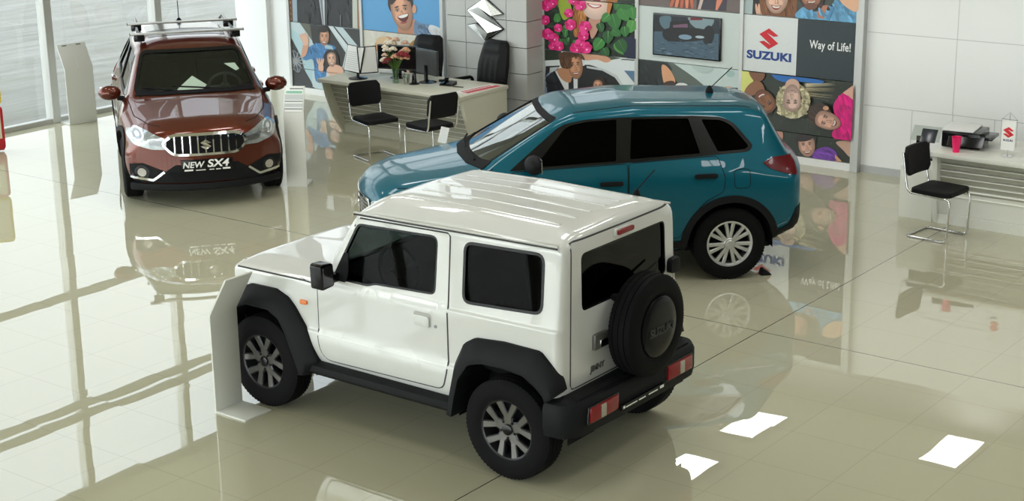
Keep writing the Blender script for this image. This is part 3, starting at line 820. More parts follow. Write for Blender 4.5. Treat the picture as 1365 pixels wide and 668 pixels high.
def build_sx4():
    BR = paint('copper brown metallic paint', (.105, .015, .004), metal=.6, rough=.3)
    root = thing('crossover', 'copper brown crossover facing the camera with roof bars and a ribbed chrome grille', 'car', (-14.35, 12.66, 0), R(-38))
    pts = [(0, [(-2.12, .40), (-1.7, .25), (1.6, .22), (2.05, .24)]),
           ([(-2.12, .55), (-1.5, .62), (2.05, .62)], [(-2.12, .40), (-1.7, .25), (1.6, .22), (2.05, .24)]),
           ([(-2.12, .76), (-1.6, .81), (1.6, .83), (2.05, .78)], [(-2.12, .44), (-1.7, .30), (1.6, .28), (2.05, .30)]),
           ([(-2.12, .82), (-1.3, .872), (0, .855), (1.3, .875), (2.05, .835)], [(-2.12, .52), (-1.6, .42), (2.05, .42)]),
           ([(-2.12, .84), (-1.3, .885), (0, .862), (1.3, .885), (2.05, .83)], [(-2.12, .70), (1.3, .66), (2.05, .60)]),
           ([(-2.12, .80), (-1.3, .85), (0, .835), (1.3, .84), (1.8, .80), (2.05, .72)], [(-2.12, .90), (0, .90), (1.3, .88), (2.05, .72)]),
           ([(-2.12, .74), (-1.4, .77), (.7, .785), (1.2, .77), (2.05, .64)], [(-2.12, .97), (-1.4, 1.06), (.7, 1.0), (1.2, .965), (1.85, .85), (2.05, .775)]),
           ([(-2.12, .65), (-1.75, .55), (-.3, .60), (.3, .56), (1.05, .70), (1.4, .68), (2.05, .54)],
            [(-2.12, .98), (-2.0, 1.03), (-1.72, 1.38), (-1.5, 1.44), (-.3, 1.515), (.2, 1.495), (.40, 1.445), (1.10, 1.03), (1.2, 1.005), (1.85, .895), (2.05, .81)]),
           (.38, [(-2.12, .99), (-2.0, 1.05), (-1.72, 1.43), (-1.5, 1.50), (-.3, 1.57), (.2, 1.545), (.40, 1.478), (1.12, 1.05), (1.22, 1.03), (1.85, .925), (2.05, .825)]),
           (0, [(-2.12, .99), (-2.0, 1.06), (-1.72, 1.44), (-1.5, 1.51), (-.3, 1.58), (.2, 1.555), (.40, 1.485), (1.14, 1.055), (1.24, 1.04), (1.85, .935), (2.05, .83)])]
    rad = [.08, .08, .07, .13, .12, .07, .055, .3]
    sh = Shell(pts, rad, .045, plan_fn(.30, .15, .2, 2.0), -2.14, 2.08, (.09, .07), .032)
    fw = roundpoly([(.62, 1.045), (.26, 1.36), (.0, 1.41), (-.25, 1.425), (-.23, 1.06)], .03)
    rwn = roundpoly([(-.36, 1.425), (-.90, 1.405), (-1.04, 1.10), (-.35, 1.07)], .03)
    qw = roundpoly([(-1.0, 1.39), (-1.2, 1.37), (-1.5, 1.17), (-1.46, 1.13), (-1.14, 1.11)], .03)
    dlo = roundpoly([(.84, 1.025), (.30, 1.375), (.0, 1.43), (-.3, 1.44), (-.95, 1.42), (-1.22, 1.39), (-1.56, 1.16), (-1.50, 1.11), (-1.1, 1.09), (-.35, 1.05), (.2, 1.035)], .04)
    ws = roundpoly([(-.66, 1.075), (.66, 1.075), (.53, 1.445), (-.53, 1.445)], [.06, .06, .06, .06])
    rw = roundpoly([(-.55, 1.09), (.55, 1.09), (.47, 1.36), (-.47, 1.36)], .05)
    arches = []
    for s in (1, -1):
        for x in (1.30, -1.30):
            P = circle((x, .34), .395, 40, -.5, PI + .5); arches.append((P, *((.5, 1.0) if s > 0 else (-1.0, -.5))))
    body, bvh = cut_body('body', sh, 7, .40, .05, -1.95, 1.10, [(fw, 1, -1, 1), (rwn, 1, -1, 1), (qw, 1, -1, 1), (ws, 0, .1, 1.7), (rw, 0, -2.4, -1.55)], arches, [BR, CABIN], root)
    for s in (1, -1):
        patch(bvh, dlo, 1, s, .0025, .006, .05, holes=[fw, rwn, qw]).build('window_surround', GLOSSB, root)
        for q, nm in ((fw, 'door_window'), (rwn, 'door_window'), (qw, 'quarter_window')):
            window_glass(root, bvh, q, 1, s, BODYGL, nm, seal=0)
        for pl, hx in (([(.80, 1.018), (.84, .8), (.80, .42), (-.29, .42), (-.32, 1.045), (.2, 1.028)], (-.06, -.27, .90)),
                       ([(-.333, 1.045), (-.302, .42), (-.80, .42), (-.90, .60), (-1.03, .75), (-1.18, .84), (-1.2, .95), (-1.14, 1.085)], (-.90, -1.11, .93))):
            pl = roundpoly(pl, .03)
            dr = patch(bvh, grow(pl, -.003), 1, s, .003, .008, .045).build('door', BR, root)
            stroke(bvh, pl, .010, 1, s, .001, True, .03).build('door_gap', MATB, dr)
            handle(bvh, dr, hx[1], hx[0], hx[2], s, BR)
        for x in (1.30, -1.30):
            arc = circle((x, .34), .42, 48, R(-6), R(186))
            stroke(bvh, arc, .055, 1, s, .012, False, .03, .03).build('arch_cladding', TRIM, root, smooth=40)
            arch_well(root, x, s * .5, s * .84, .39, .34)
        patch(bvh, roundpoly([(-.86, .27), (.86, .27), (.86, .38), (-.86, .38)], .03), 1, s, .012, .02, .06).build('sill_cladding', TRIM, root, bevel=.003)
        side_mirror(root, .74, .925, 1.055, BR, s)
        lp = roundpoly([(-1.70, 1.0), (-1.95, 1.02), (-2.0, .82), (-1.85, .84)], .03)
        patch(bvh, lp, 1, s, .008, .02, .03).build('tail_lamp', REDL, root, bevel=.003)
        # roof rails
        MB().tube([(.18, s * .545, 1.53), (.12, s * .55, 1.575), (-1.25, s * .53, 1.585), (-1.40, s * .51, 1.53)], .017, 8).build('roof_rail', GLOSSB, root)
        # front corner lamps
        hp = [(s * y, z) for y, z in ((.40, .755), (.41, .645), (.56, .645), (.74, .695), (.80, .75), (.79, .80), (.66, .845), (.58, .825))]
        hl = patch(bvh, roundpoly(hp, .025), 0, 1, .008, .014, .035).build('headlamp', HEADL, root)
        dk = [(s * y, z) for y, z in ((.44, .735), (.44, .68), (.57, .69), (.60, .76))]
        patch(bvh, roundpoly(dk, .015), 0, 1, .0095, .004, .03).build('lamp_module', mat('smoked chrome', (.25, .26, .27), rough=.15, metal=.8), hl)
        for r_, mm, o_ in ((.062, CHROME, .010), (.045, mat('smoked chrome', (.25, .26, .27)), .012), (.022, CHROME, .014)):
            patch(bvh, circle((s * .685, .785), r_, 24), 0, 1, o_, .004, .03).build('lamp_reflector', mm, hl)
    window_glass(root, bvh, ws, 0, 1, glass('clear windscreen', (.88, .93, .89), base=.03), 'windscreen', off=-.006, seal=.03)
    window_glass(root, bvh, rw, 0, -1, BODYGL, 'rear_window', seal=.04)
    cw = [(1.00, -.66), (1.10, -.36), (1.135, 0), (1.10, .36), (1.00, .66), (.93, .62), (1.05, .34), (1.08, 0), (1.05, -.34), (.93, -.62)]
    patch(bvh, cw, 2, 1, .010, .02, .05).build('cowl_panel', MATB, root)
    for y0, y1 in ((.30, -.25), (-.15, -.58)):
        MB().tube([(1.07, y0, 1.085), (1.02, (y0 + y1) / 2, 1.11), (.97, y1, 1.13)], .010, 6).build('wiper', MATB, root)
    for s in (1, -1):
        stroke(bvh, [(1.0, s * .735), (1.4, s * .70), (1.75, s * .58), (1.88, s * .45)], .008, 2, 1, .001, False, .05).build('bonnet_gap', MATB, root)
    # black lower face
    zig = [(-.84, .475), (-.66, .495), (-.43, .405), (-.33, .475), (.33, .475), (.43, .405), (.66, .495), (.84, .475), (.84, .25), (.6, .235), (-.6, .235), (-.84, .25)]
    patch(bvh, zig, 0, 1, .007, .014, .05).build('lower_bumper', TRIM, root)
    lipp = [(2.075 - .30 * (abs(y) / .85) ** 2.2, y) for y in [.80 - .1 * k for k in range(17)]]
    MB().sweep([(.10, .20), (.02, .19), (-.006, .205), (-.006, .27), (.10, .27)], lipp).build('bumper_lip', TRIM, root, bevel=.004)
    lg = patch(bvh, roundpoly([(-.34, .30), (.34, .30), (.40, .40), (-.40, .40)], .02), 0, 1, .010, .006, .05).build('lower_grille', MATB, root)
    for s in (1, -1):
        stroke(bvh, [(s * .78, .345), (s * .555, .315), (s * .44, .405)], .024, 0, 1, .016, False, .02, .012).build('chrome_blade', CHROME, root)
        fg = patch(bvh, circle((s * .67, .395), .075, 24), 0, 1, .009, .006, .03).build('fog_lamp', GLOSSB, root)
        patch(bvh, circle((s * .67, .395), .045, 24), 0, 1, .013, .006, .03).build('fog_lens', CLEARL, fg)
    # grille
    g = roundpoly([(-.455, .71), (-.34, .795), (.34, .795), (.455, .71), (.34, .585), (-.34, .585)], [.05, .06, .06, .05, .06, .06])
    gr = patch(bvh, g, 0, 1, .006, .012, .04).build('grille', MATB, root)
    stroke(bvh, g, .026, 0, 1, .012, True, .02, .012).build('grille_frame', CHROME, gr, smooth=40)
    for k in range(9):
        y = -.32 + .08 * k
        stroke(bvh, [(y, .60), (y, .78)], .014, 0, 1, .011, False, .02, .012).build('grille_bar', CHROME, gr)
    e = bpy.data.objects.new('badge', emblem(.115, .012).mesh('badge', CHROME, 30)); COL.objects.link(e); e.parent = gr
    p, n = skin_ray(bvh, 0, 1, 0, .69); e.matrix_local = Matrix.Translation((p.x + .018, 0, .69)) @ MF
    # plate
    p, n = skin_ray(bvh, 0, 1, 0, .47)
    pl = MB().box(p.x - .05, p.x + .02, -.27, .27, .41, .53).build('number_plate', GLOSSB, root, bevel=.004)
    t = MB().merge(text_mesh('NEW', .09, .002, 1.05, .2, .001), Matrix.Translation((p.x + .022, -.15, .476)) @ MF)
    t.merge(text_mesh('SX4', .112, .003, 1.2, .2, .001), Matrix.Translation((p.x + .022, .11, .482)) @ MF)
    for y0, y1, w in ((-.24, -.15, 1), (-.12, -.02, 0), (.02, .07, 0), (.09, .14, 0), (.16, .24, 1)):
        t.box(p.x + .019, p.x + .022, y0, y1, .415, .432 if w else .424)
    t.build('plate_lettering', PAPER, pl)
    # roof bars
    for x, z in ((.20, 1.60), (-.60, 1.605)):
        b = MB().sweep([(-.035, z), (.035, z), (.035, z + .022), (-.035, z + .022)], [(x, .64), (x, -.64)]).build('roof_bar', mat('aluminium bar', (.42, .41, .39), rough=.35, metal=.7), root, bevel=.006)
        for s in (1, -1):
            MB().box(x - .05, x + .05, s * .54 - .06, s * .54 + .06, z - .07, z + .005).build('bar_foot', GLOSSB, b, bevel=.012)
            MB().box(x - .036, x + .036, s * .642 - .003, s * .642 + .003, z - .001, z + .023).build('bar_end', MATB, b)
    a = MB().lathe([(.001, 1.60), (.014, 1.595), (.035, 1.56), (.035, 1.53)], 'z', 16, c=(-1.25, 0, -.02)).tube([(-1.25, 0, 1.57), (-1.32, 0, 1.78)], .005, 6)
    a.build('aerial', MATB, root)
    # glass roof
    patch(bvh, roundpoly([(.06, -.44), (-1.1, -.44), (-1.1, .44), (.06, .44)], .06), 2, 1, .003, .006, .06).build('sunroof', GLOSSB, root)
    MB().box(-1.8, 1.75, -.6, .6, .20, .30).build('chassis', MATB, root, bevel=.03)
    W = make_wheel('sx', .335, .21, .215)
    put_wheels(root, W, 1.30, -1.30, .755, .335)
    cabin(root, .80, 1.05, .62, steer=(.46, .37, 1.0), front=-.02, rear=-.9, zs=.62, dash_len=.5, back=.60)
    # rear-view mirror
    MB().box(.42, .45, -.13, .13, 1.37, 1.43).build('interior_mirror', MATB, root, bevel=.015)
    return root
# ------------------------------------------------------------------ room
XW, YP, ZC, ZH = -17.80, 16.70, 5.45, 7.0
def nmath(nt, op, a, b=None, c=None):
    n = nt.nodes.new('ShaderNodeMath'); n.operation = op
    for i, q in enumerate((a, b, c)):
        if q is None: continue
        if isinstance(q, (int, float)): n.inputs[i].default_value = q
        else: nt.links.new(q, n.inputs[i])
    return n.outputs[0]
def floor_material():
    m = bpy.data.materials.new('polished beige floor tiles'); m.use_nodes = True
    nt = m.node_tree; b = nt.nodes['Principled BSDF']
    tc = nt.nodes.new('ShaderNodeTexCoord'); sp = nt.nodes.new('ShaderNodeSeparateXYZ')
    nt.links.new(tc.outputs['Object'], sp.inputs[0])
    X, Y = sp.outputs[0], sp.outputs[1]
    def axis(v, joint, pl, ph):
        hi = nmath(nt, 'GREATER_THAN', v, joint)
        off = nmath(nt, 'ADD', nmath(nt, 'MULTIPLY', hi, ph - pl), pl)
        t = nmath(nt, 'DIVIDE', nmath(nt, 'SUBTRACT', v, off), .6)
        fr = nmath(nt, 'FRACT', t); fl = nmath(nt, 'ADD', nmath(nt, 'FLOOR', t), nmath(nt, 'MULTIPLY', hi, 117.0))
        d = nmath(nt, 'MULTIPLY', nmath(nt, 'MINIMUM', fr, nmath(nt, 'SUBTRACT', 1.0, fr)), .6)
        thin = nmath(nt, 'LESS_THAN', d, .0022)
        wide = nmath(nt, 'LESS_THAN', nmath(nt, 'ABSOLUTE', nmath(nt, 'SUBTRACT', v, joint)), .0045)
        return fl, thin, wide
    fx, tx, wx = axis(X, -5.975, -8.2576, -5.975)
    fy, ty, wy = axis(Y, 11.173, 5.852, 11.173)
    thin = nmath(nt, 'MAXIMUM', tx, ty); wide = nmath(nt, 'MAXIMUM', wx, wy)
    cb = nt.nodes.new('ShaderNodeCombineXYZ'); nt.links.new(fx, cb.inputs[0]); nt.links.new(fy, cb.inputs[1])
    wn = nt.nodes.new('ShaderNodeTexWhiteNoise'); wn.noise_dimensions = '3D'; nt.links.new(cb.outputs[0], wn.inputs[0])
    # body colour, one slight tone per tile
    ns = nt.nodes.new('ShaderNodeTexNoise'); ns.inputs['Scale'].default_value = 6; ns.inputs['Detail'].default_value = 6
    nt.links.new(tc.outputs['Object'], ns.inputs['Vector'])
    tone = nmath(nt, 'ADD', nmath(nt, 'MULTIPLY', wn.outputs['Value'], .05), nmath(nt, 'MULTIPLY', ns.outputs['Fac'], .06))
    m1 = nt.nodes.new('ShaderNodeMix'); m1.data_type = 'RGBA'
    m1.inputs['A'].default_value = (*FLOOR_COL, 1); m1.inputs['B'].default_value = (*[c * 1.25 for c in FLOOR_COL], 1)
    nt.links.new(tone, m1.inputs['Factor'])
    m2 = nt.nodes.new('ShaderNodeMix'); m2.data_type = 'RGBA'; m2.inputs['B'].default_value = (.17, .16, .12, 1)
    nt.links.new(m1.outputs['Result'], m2.inputs['A']); nt.links.new(nmath(nt, 'MULTIPLY', thin, .35), m2.inputs['Factor'])
    m3 = nt.nodes.new('ShaderNodeMix'); m3.data_type = 'RGBA'; m3.inputs['B'].default_value = (.05, .048, .04, 1)
    nt.links.new(m2.outputs['Result'], m3.inputs['A']); nt.links.new(wide, m3.inputs['Factor'])
    nt.links.new(m3.outputs['Result'], b.inputs['Base Color'])
    nt.links.new(nmath(nt, 'MULTIPLY', wide, .25), b.inputs['Roughness'])
    b.inputs['IOR'].default_value = FLOOR_IOR
    # each tile lies a hair out of level and is gently wavy
    sub = nt.nodes.new('ShaderNodeVectorMath'); sub.operation = 'SUBTRACT'; sub.inputs[1].default_value = (.5, .5, .5)
    nt.links.new(wn.outputs['Color'], sub.inputs[0])
    sc = nt.nodes.new('ShaderNodeVectorMath'); sc.operation = 'MULTIPLY'; sc.inputs[1].default_value = (.0030, .0030, 0)
    nt.links.new(sub.outputs[0], sc.inputs[0])
    n2 = nt.nodes.new('ShaderNodeTexNoise'); n2.inputs['Scale'].default_value = 2.2; n2.inputs['Detail'].default_value = 1
    ad = nt.nodes.new('ShaderNodeVectorMath'); ad.operation = 'ADD'
    s3 = nt.nodes.new('ShaderNodeVectorMath'); s3.operation = 'SCALE'; s3.inputs['Scale'].default_value = 7.3
    nt.links.new(cb.outputs[0], s3.inputs[0]); nt.links.new(tc.outputs['Object'], ad.inputs[0]); nt.links.new(s3.outputs[0], ad.inputs[1])
    nt.links.new(ad.outputs[0], n2.inputs['Vector'])
    sb2 = nt.nodes.new('ShaderNodeVectorMath'); sb2.operation = 'SUBTRACT'; sb2.inputs[1].default_value = (.5, .5, .5)
    nt.links.new(n2.outputs['Color'], sb2.inputs[0])
    sc2 = nt.nodes.new('ShaderNodeVectorMath'); sc2.operation = 'MULTIPLY'; sc2.inputs[1].default_value = (.0034, .0034, 0)
    nt.links.new(sb2.outputs[0], sc2.inputs[0])
    a1 = nt.nodes.new('ShaderNodeVectorMath'); a1.operation = 'ADD'; nt.links.new(sc.outputs[0], a1.inputs[0]); nt.links.new(sc2.outputs[0], a1.inputs[1])
    a2 = nt.nodes.new('ShaderNodeVectorMath'); a2.operation = 'ADD'; a2.inputs[1].default_value = (0, 0, 1); nt.links.new(a1.outputs[0], a2.inputs[0])
    nz = nt.nodes.new('ShaderNodeVectorMath'); nz.operation = 'NORMALIZE'; nt.links.new(a2.outputs[0], nz.inputs[0])
    nt.links.new(nz.outputs[0], b.inputs['Normal'])
    return m
FLOOR_COL = (.48, .46, .335); FLOOR_IOR = 2.4

WALLW = mat('white wall panel', (.80, .81, .81), rough=.45, noise=.015, nscale=3)
CEILM = mat('ceiling tile', (.86, .84, .70), rough=.9, noise=.03, nscale=8)
ALU = mat('aluminium profile', (.50, .51, .50), rough=.4, metal=.35, noise=.03)
FRAMEM = mat('window frame grey', (.50, .50, .47), rough=.45, metal=.2)
GREYB = mat('grey skirting', (.42, .43, .43), rough=.5)
WINGL = glass('window glass', (.90, .92, .91), base=.04)

def build_room():
    fl = struct(MB().box(XW, 6, -7, 26.3, -.1, 0).build('floor', floor_material(), smooth=0))
    struct(MB().box(XW - .2, 6.2, -7.2, 17.3, ZC, ZC + .2).box(XW - .2, 6.2, 17.2, 26.5, ZH, ZH + .2).box(XW - .2, 6.2, 17.2, 17.3, ZC, ZH + .2).build('ceiling', CEILM, smooth=0))
    struct(MB().box(6, 6.2, -7.2, 26.5, 0, ZH).build('wall_right', mat('grey wall paint', (.16, .16, .155), rough=.7, noise=.05), smooth=0))
    struct(MB().box(XW, 6, 26.3, 26.5, 0, ZH).build('wall_far', WALLW, smooth=0))
    fr = MB().box(XW, 6, -7.2, -7, 0, .1).box(XW, 6, -7.2, -7, 5.3, ZC)
    for k in range(14): fr.box(XW + 1.8 * k - .06, XW + 1.8 * k + .06, -7.2, -7, .1, 5.3)
    struct(fr.build('wall_front', FRAMEM, smooth=0))
    struct(MB().box(XW, 6, -7.12, -7.10, .1, 5.3).build('window_30', WINGL, smooth=0))
    # low back wall, open above
    w = MB().box(-17.08, 6, YP, YP + .2, 0, 2.43)
    struct(w.build('wall_back', WALLW, smooth=0))
    # panel joints on the right part
    j = MB()
    for z in (.775, 1.6): j.box(-7.70, 6, YP - .003, YP + .01, z - .004, z + .004)
    for k in range(28):
        X = -7.125 + .47 * k
        j.box(X - .003, X + .003, YP - .003, YP + .01, 0, .775)
    for k in range(14):
        X = -6.66 + .94 * k
        j.box(X - .003, X + .003, YP - .003, YP + .01, .775, 2.43)
    struct(j.build('trim_1', mat('panel joint', (.55, .56, .55), rough=.6), smooth=0))
    struct(MB().box(-7.70, 6, YP - .015, YP, 0, .085).build('baseboard_back', GREYB, smooth=0))
    # corner pier beside the window
    struct(MB().box(-17.72, -17.08, 16.62, 17.2, 0, ZC).build('wall_pier', WALLW, smooth=0))
    # window wall
    ys = [13.30 + 1.87 * k for k in range(-11, 8)]
    n = 0
    for a, b in zip(ys, ys[1:]):
        n += 1
        wn = struct(MB().box(XW - .012, XW, a + .05, b - .05, .06, 5.38 if a < 17 else ZH - .07).build('window_%d' % n, WINGL, smooth=0))
    n = 1
    for y in ys:
        n += 1
        d = .14 if abs(y - 17.04) < .1 else .06
        struct(MB().box(XW - .10, XW + .06, y - d, y + d, 0, ZC if y < 17 else ZH).build('trim_%d' % n, FRAMEM, smooth=0, bevel=.008))
    for z0, z1 in ((0, .06), (2.42, 2.50), (4.05, 4.13), (4.22, 4.30), (5.36, ZC)):
        n += 1
        struct(MB().box(XW - .08, XW + .03, ys[0], ys[-1], z0, z1).build('trim_%d' % n, FRAMEM, smooth=0))
    n += 1
    struct(MB().box(XW - .08, XW + .03, 17.1, ys[-1], ZH - .09, ZH).build('trim_%d' % n, FRAMEM, smooth=0))
    # pavement outside
    gm = bpy.data.materials.new('pale pavement'); gm.use_nodes = True; nt = gm.node_tree; b = nt.nodes['Principled BSDF']
    tc = nt.nodes.new('ShaderNodeTexCoord'); mp = nt.nodes.new('ShaderNodeMapping'); mp.inputs['Scale'].default_value = (2.2, .35, 1)
    mp.inputs['Rotation'].default_value = (0, 0, R(-30))
    ns = nt.nodes.new('ShaderNodeTexNoise'); ns.inputs['Scale'].default_value = 1.6; ns.inputs['Detail'].default_value = 7; ns.inputs['Roughness'].default_value = .65
    rp = nt.nodes.new('ShaderNodeValToRGB'); rp.color_ramp.elements[0].position = .35; rp.color_ramp.elements[0].color = (.16, .155, .13, 1)
    rp.color_ramp.elements[1].position = .7; rp.color_ramp.elements[1].color = (.255, .248, .222, 1)
    nt.links.new(tc.outputs['Object'], mp.inputs[0]); nt.links.new(mp.outputs[0], ns.inputs['Vector']); nt.links.new(ns.outputs['Fac'], rp.inputs[0])
    nt.links.new(rp.outputs[0], b.inputs['Base Color']); b.inputs['Roughness'].default_value = .9
    struct(MB().box(-140, 40, -90, 120, -.3, -.12).build('ground_outside', gm, smooth=0))
    # tiled column with the chrome emblem
    tile = mat('pale grey wall tile', (.50, .51, .50), rough=.28, noise=.03, nscale=5)
    c = MB().box(-13.40, -12.16, 16.34, 16.7, 0, ZC, 1)
    zs = [0, .07] + [.07 + .335 * k for k in range(1, 17)]
    zs = [z for z in zs if z < ZC] + [ZC]
    for z0, z1 in zip(zs, zs[1:]):
        if z1 - z0 < .02: continue
        for x0, x1 in ((-13.43, -13.11), (-13.11, -12.45), (-12.45, -12.13)):
            c.box(x0 + .004, x1 - .004, 16.30, 16.36, z0 + .004, z1 - .004)
        c.box(-12.18, -12.13, 16.304, 16.7, z0 + .004, z1 - .004)
        c.box(-13.43, -13.38, 16.304, 16.7, z0 + .004, z1 - .004)
    struct(c.build('wall_column', [tile, MATB], smooth=0))
    t = thing('emblem_sign', 'large chrome S-shaped emblem mounted on the grey tiled column', 'sign', (-12.77, 16.30, 1.40))
    MB().merge(emblem(.56, .055), Matrix.Translation((0, -.02, 0)) @ UP).build('emblem_face', mat('satin chrome', (.80, .81, .81), rough=.2, metal=1), t, smooth=0)
    n = 10; T = [(.5, 1), (1, .67), (.75, .615), (.37, .80), (1, .31), (.5, 0), (0, .33), (.25, .385), (.63, .20), (0, .69)]
    T = grow([((x - .5) * .56, (y - .5) * .543) for x, y in T], .010)
    MB().prism(T, 1, -.02, .0).build('emblem_edge', mat('dark chrome edge', (.06, .06, .065), rough=.25, metal=.8), t, smooth=0)
    # ceiling lights
    em = mat('lit diffuser', (.9, .9, .88), emit=(1, .98, .92), emit_s=5.0)
    spots = [(-13.07, 24.35), (-9.71, 25.27), (-13.05, 21.85)]
    labs = ['ceiling light mirrored as the middle of three white patches on the floor',
            'ceiling light mirrored as the rightmost white patch on the floor',
            'ceiling light mirrored as the white floor patch nearest the white off-roader']
    for (x, y), lb in zip(spots, labs):
        t = thing('ceiling_light', lb, 'light', (x, y, ZH - .06), 0, 'recessed ceiling light panels')
        MB().box(-.33, .33, -.66, .66, 0, .01).build('diffuser', em, t)
        fr = MB().box(-.37, .37, -.70, -.66, -.01, .06).box(-.37, .37, .66, .70, -.01, .06).box(-.37, -.33, -.66, .66, -.01, .06).box(.33, .37, -.66, .66, -.01, .06)
        fr.build('frame', WHITE, t)

# ------------------------------------------------------------------ furniture
DESKM = mat('cream laminate', (.60, .59, .49), rough=.35, noise=.02, nscale=4)
DESKW = mat('white laminate', (.70, .70, .64), rough=.35, noise=.02, nscale=4)
BLKFAB = mat('black vinyl', (.007, .007, .008), rough=.6, noise=.3, nscale=80, spec=.18)
LEATHER = mat('black leather', (.010, .0105, .011), rough=.5, spec=.12, noise=.2, nscale=60, bump=.2, bscale=300)

def desk(label, x0, x1, yt, yb, yf0, yf1, m, lefth=True):
    """yt/yb: front of the top / back; yf0..yf1 front of the sides at top and foot"""
    t = thing('reception_desk', label, 'desk', ((x0 + x1) / 2, yt, 0))
    ox, oy = (x0 + x1) / 2, yt
    hw = (x1 - x0) / 2; D = yb - yt; a = yf0 - yt; b = yf1 - yt
    MB().box(-hw - .01, hw + .01, 0, D, .705, .75).build('worktop', m, t, bevel=.006)
    side = [(a, .705), (a + (b - a) * .18, .5), (a + (b - a) * .5, .24), (b, 0), (D - .02, 0), (D - .02, .705)]
    for s in (-1, 1):
        MB().prism(side, 0, s * hw - (.05 if s > 0 else 0), s * hw + (.05 if s < 0 else 0)).build('side_panel', m, t, bevel=.004)
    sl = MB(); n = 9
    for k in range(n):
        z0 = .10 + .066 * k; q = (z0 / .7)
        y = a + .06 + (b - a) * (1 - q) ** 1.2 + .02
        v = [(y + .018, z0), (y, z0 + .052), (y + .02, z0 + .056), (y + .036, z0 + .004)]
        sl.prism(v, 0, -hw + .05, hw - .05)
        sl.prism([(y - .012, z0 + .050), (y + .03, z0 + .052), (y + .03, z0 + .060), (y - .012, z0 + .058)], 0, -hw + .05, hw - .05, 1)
    sl.build('slatted_front', [mat('shaded slat', (.40, .395, .34), rough=.5), mat('lit slat edge', (.9, .9, .85), rough=.4)], t)  # same laminate: groove shade coloured into the slats, caught light into the lips
    MB().box(-hw + .05, hw - .05, max(a + .14, b + .03), max(a + .16, b + .05), .0, .705).build('front_backing', m, t)
    MB().box(-hw + .05, hw - .05, b + .0, b + .03, 0, .10).build('kick_board', m, t)
    return t

def chair_proto():
    t = thing('visitor_chair', 'x', 'chair', (0, 0, 0))
    p = [(-.305, .205, .83), (-.262, .205, .56), (-.235, .205, .445), (.215, .205, .435), (.205, .205, .012), (-.23, .205, .012), (-.23, -.205, .012), (.205, -.205, .012), (.215, -.205, .435), (-.235, -.205, .445), (-.262, -.205, .56), (-.305, -.205, .83)]
    MB().tube(roundpoly(p, .06, 6, False), .0115, 10).build('frame', CHROME, t, smooth=50)
    s = MB().prism(roundpoly([(-.215, -.215), (.215, -.21), (.215, .21), (-.215, .215)], .06, 5), 2, .447, .50)
    s.build('seat', BLKFAB, t, bevel=.02, seg=3)
    n = 12; v = []; f = []
    P = roundpoly([(-.215, .60), (.215, .60), (.215, .885), (-.215, .885)], .05, 5)
    b = MB().prism(P, 0, -.018, .018)
    b.v = [(x - .205 - .055 * (z - .46) / .4 - .03 * (1 - (y / .22) ** 2), y, z) for x, y, z in b.v]
    # subdivide the cushion across so that it curves
    b = MB()
    m = len(P)
    grid = []
    for i in range(13):
        y = -.215 + .43 * i / 12
        r_ = max(0, abs(y) - .165) / .05; dz = .05 * (1 - math.sqrt(max(0, 1 - r_ * r_)))
        col = []
        for z in (.60 + dz, .67, .74, .81, .885 - dz):
            x = -.205 - .055 * (z - .46) / .4 - .025 * (1 - (y / .215) ** 2)
            col.append((x, y, z))
        grid.append(col)
    v = [q for c in grid for q in c] + [(x - .035, y, z) for c in grid for x, y, z in c]; N = 13 * 5
    for i in range(12):
        for j in range(4):
            q = [i * 5 + j, i * 5 + j + 1, (i + 1) * 5 + j + 1, (i + 1) * 5 + j]
            f.append(q); f.append([N + k for k in q[::-1]])
    rim = [i * 5 for i in range(13)] + [12 * 5 + j for j in range(1, 5)] + [i * 5 + 4 for i in range(11, -1, -1)] + [j for j in range(3, 0, -1)]
    for k in range(len(rim)):
        a, c = rim[k], rim[(k + 1) % len(rim)]; f.append([a, c, c + N, a + N])
    b.add(v, f); b.build('backrest', BLKFAB, t, bevel=.01, smooth=50)
    return t

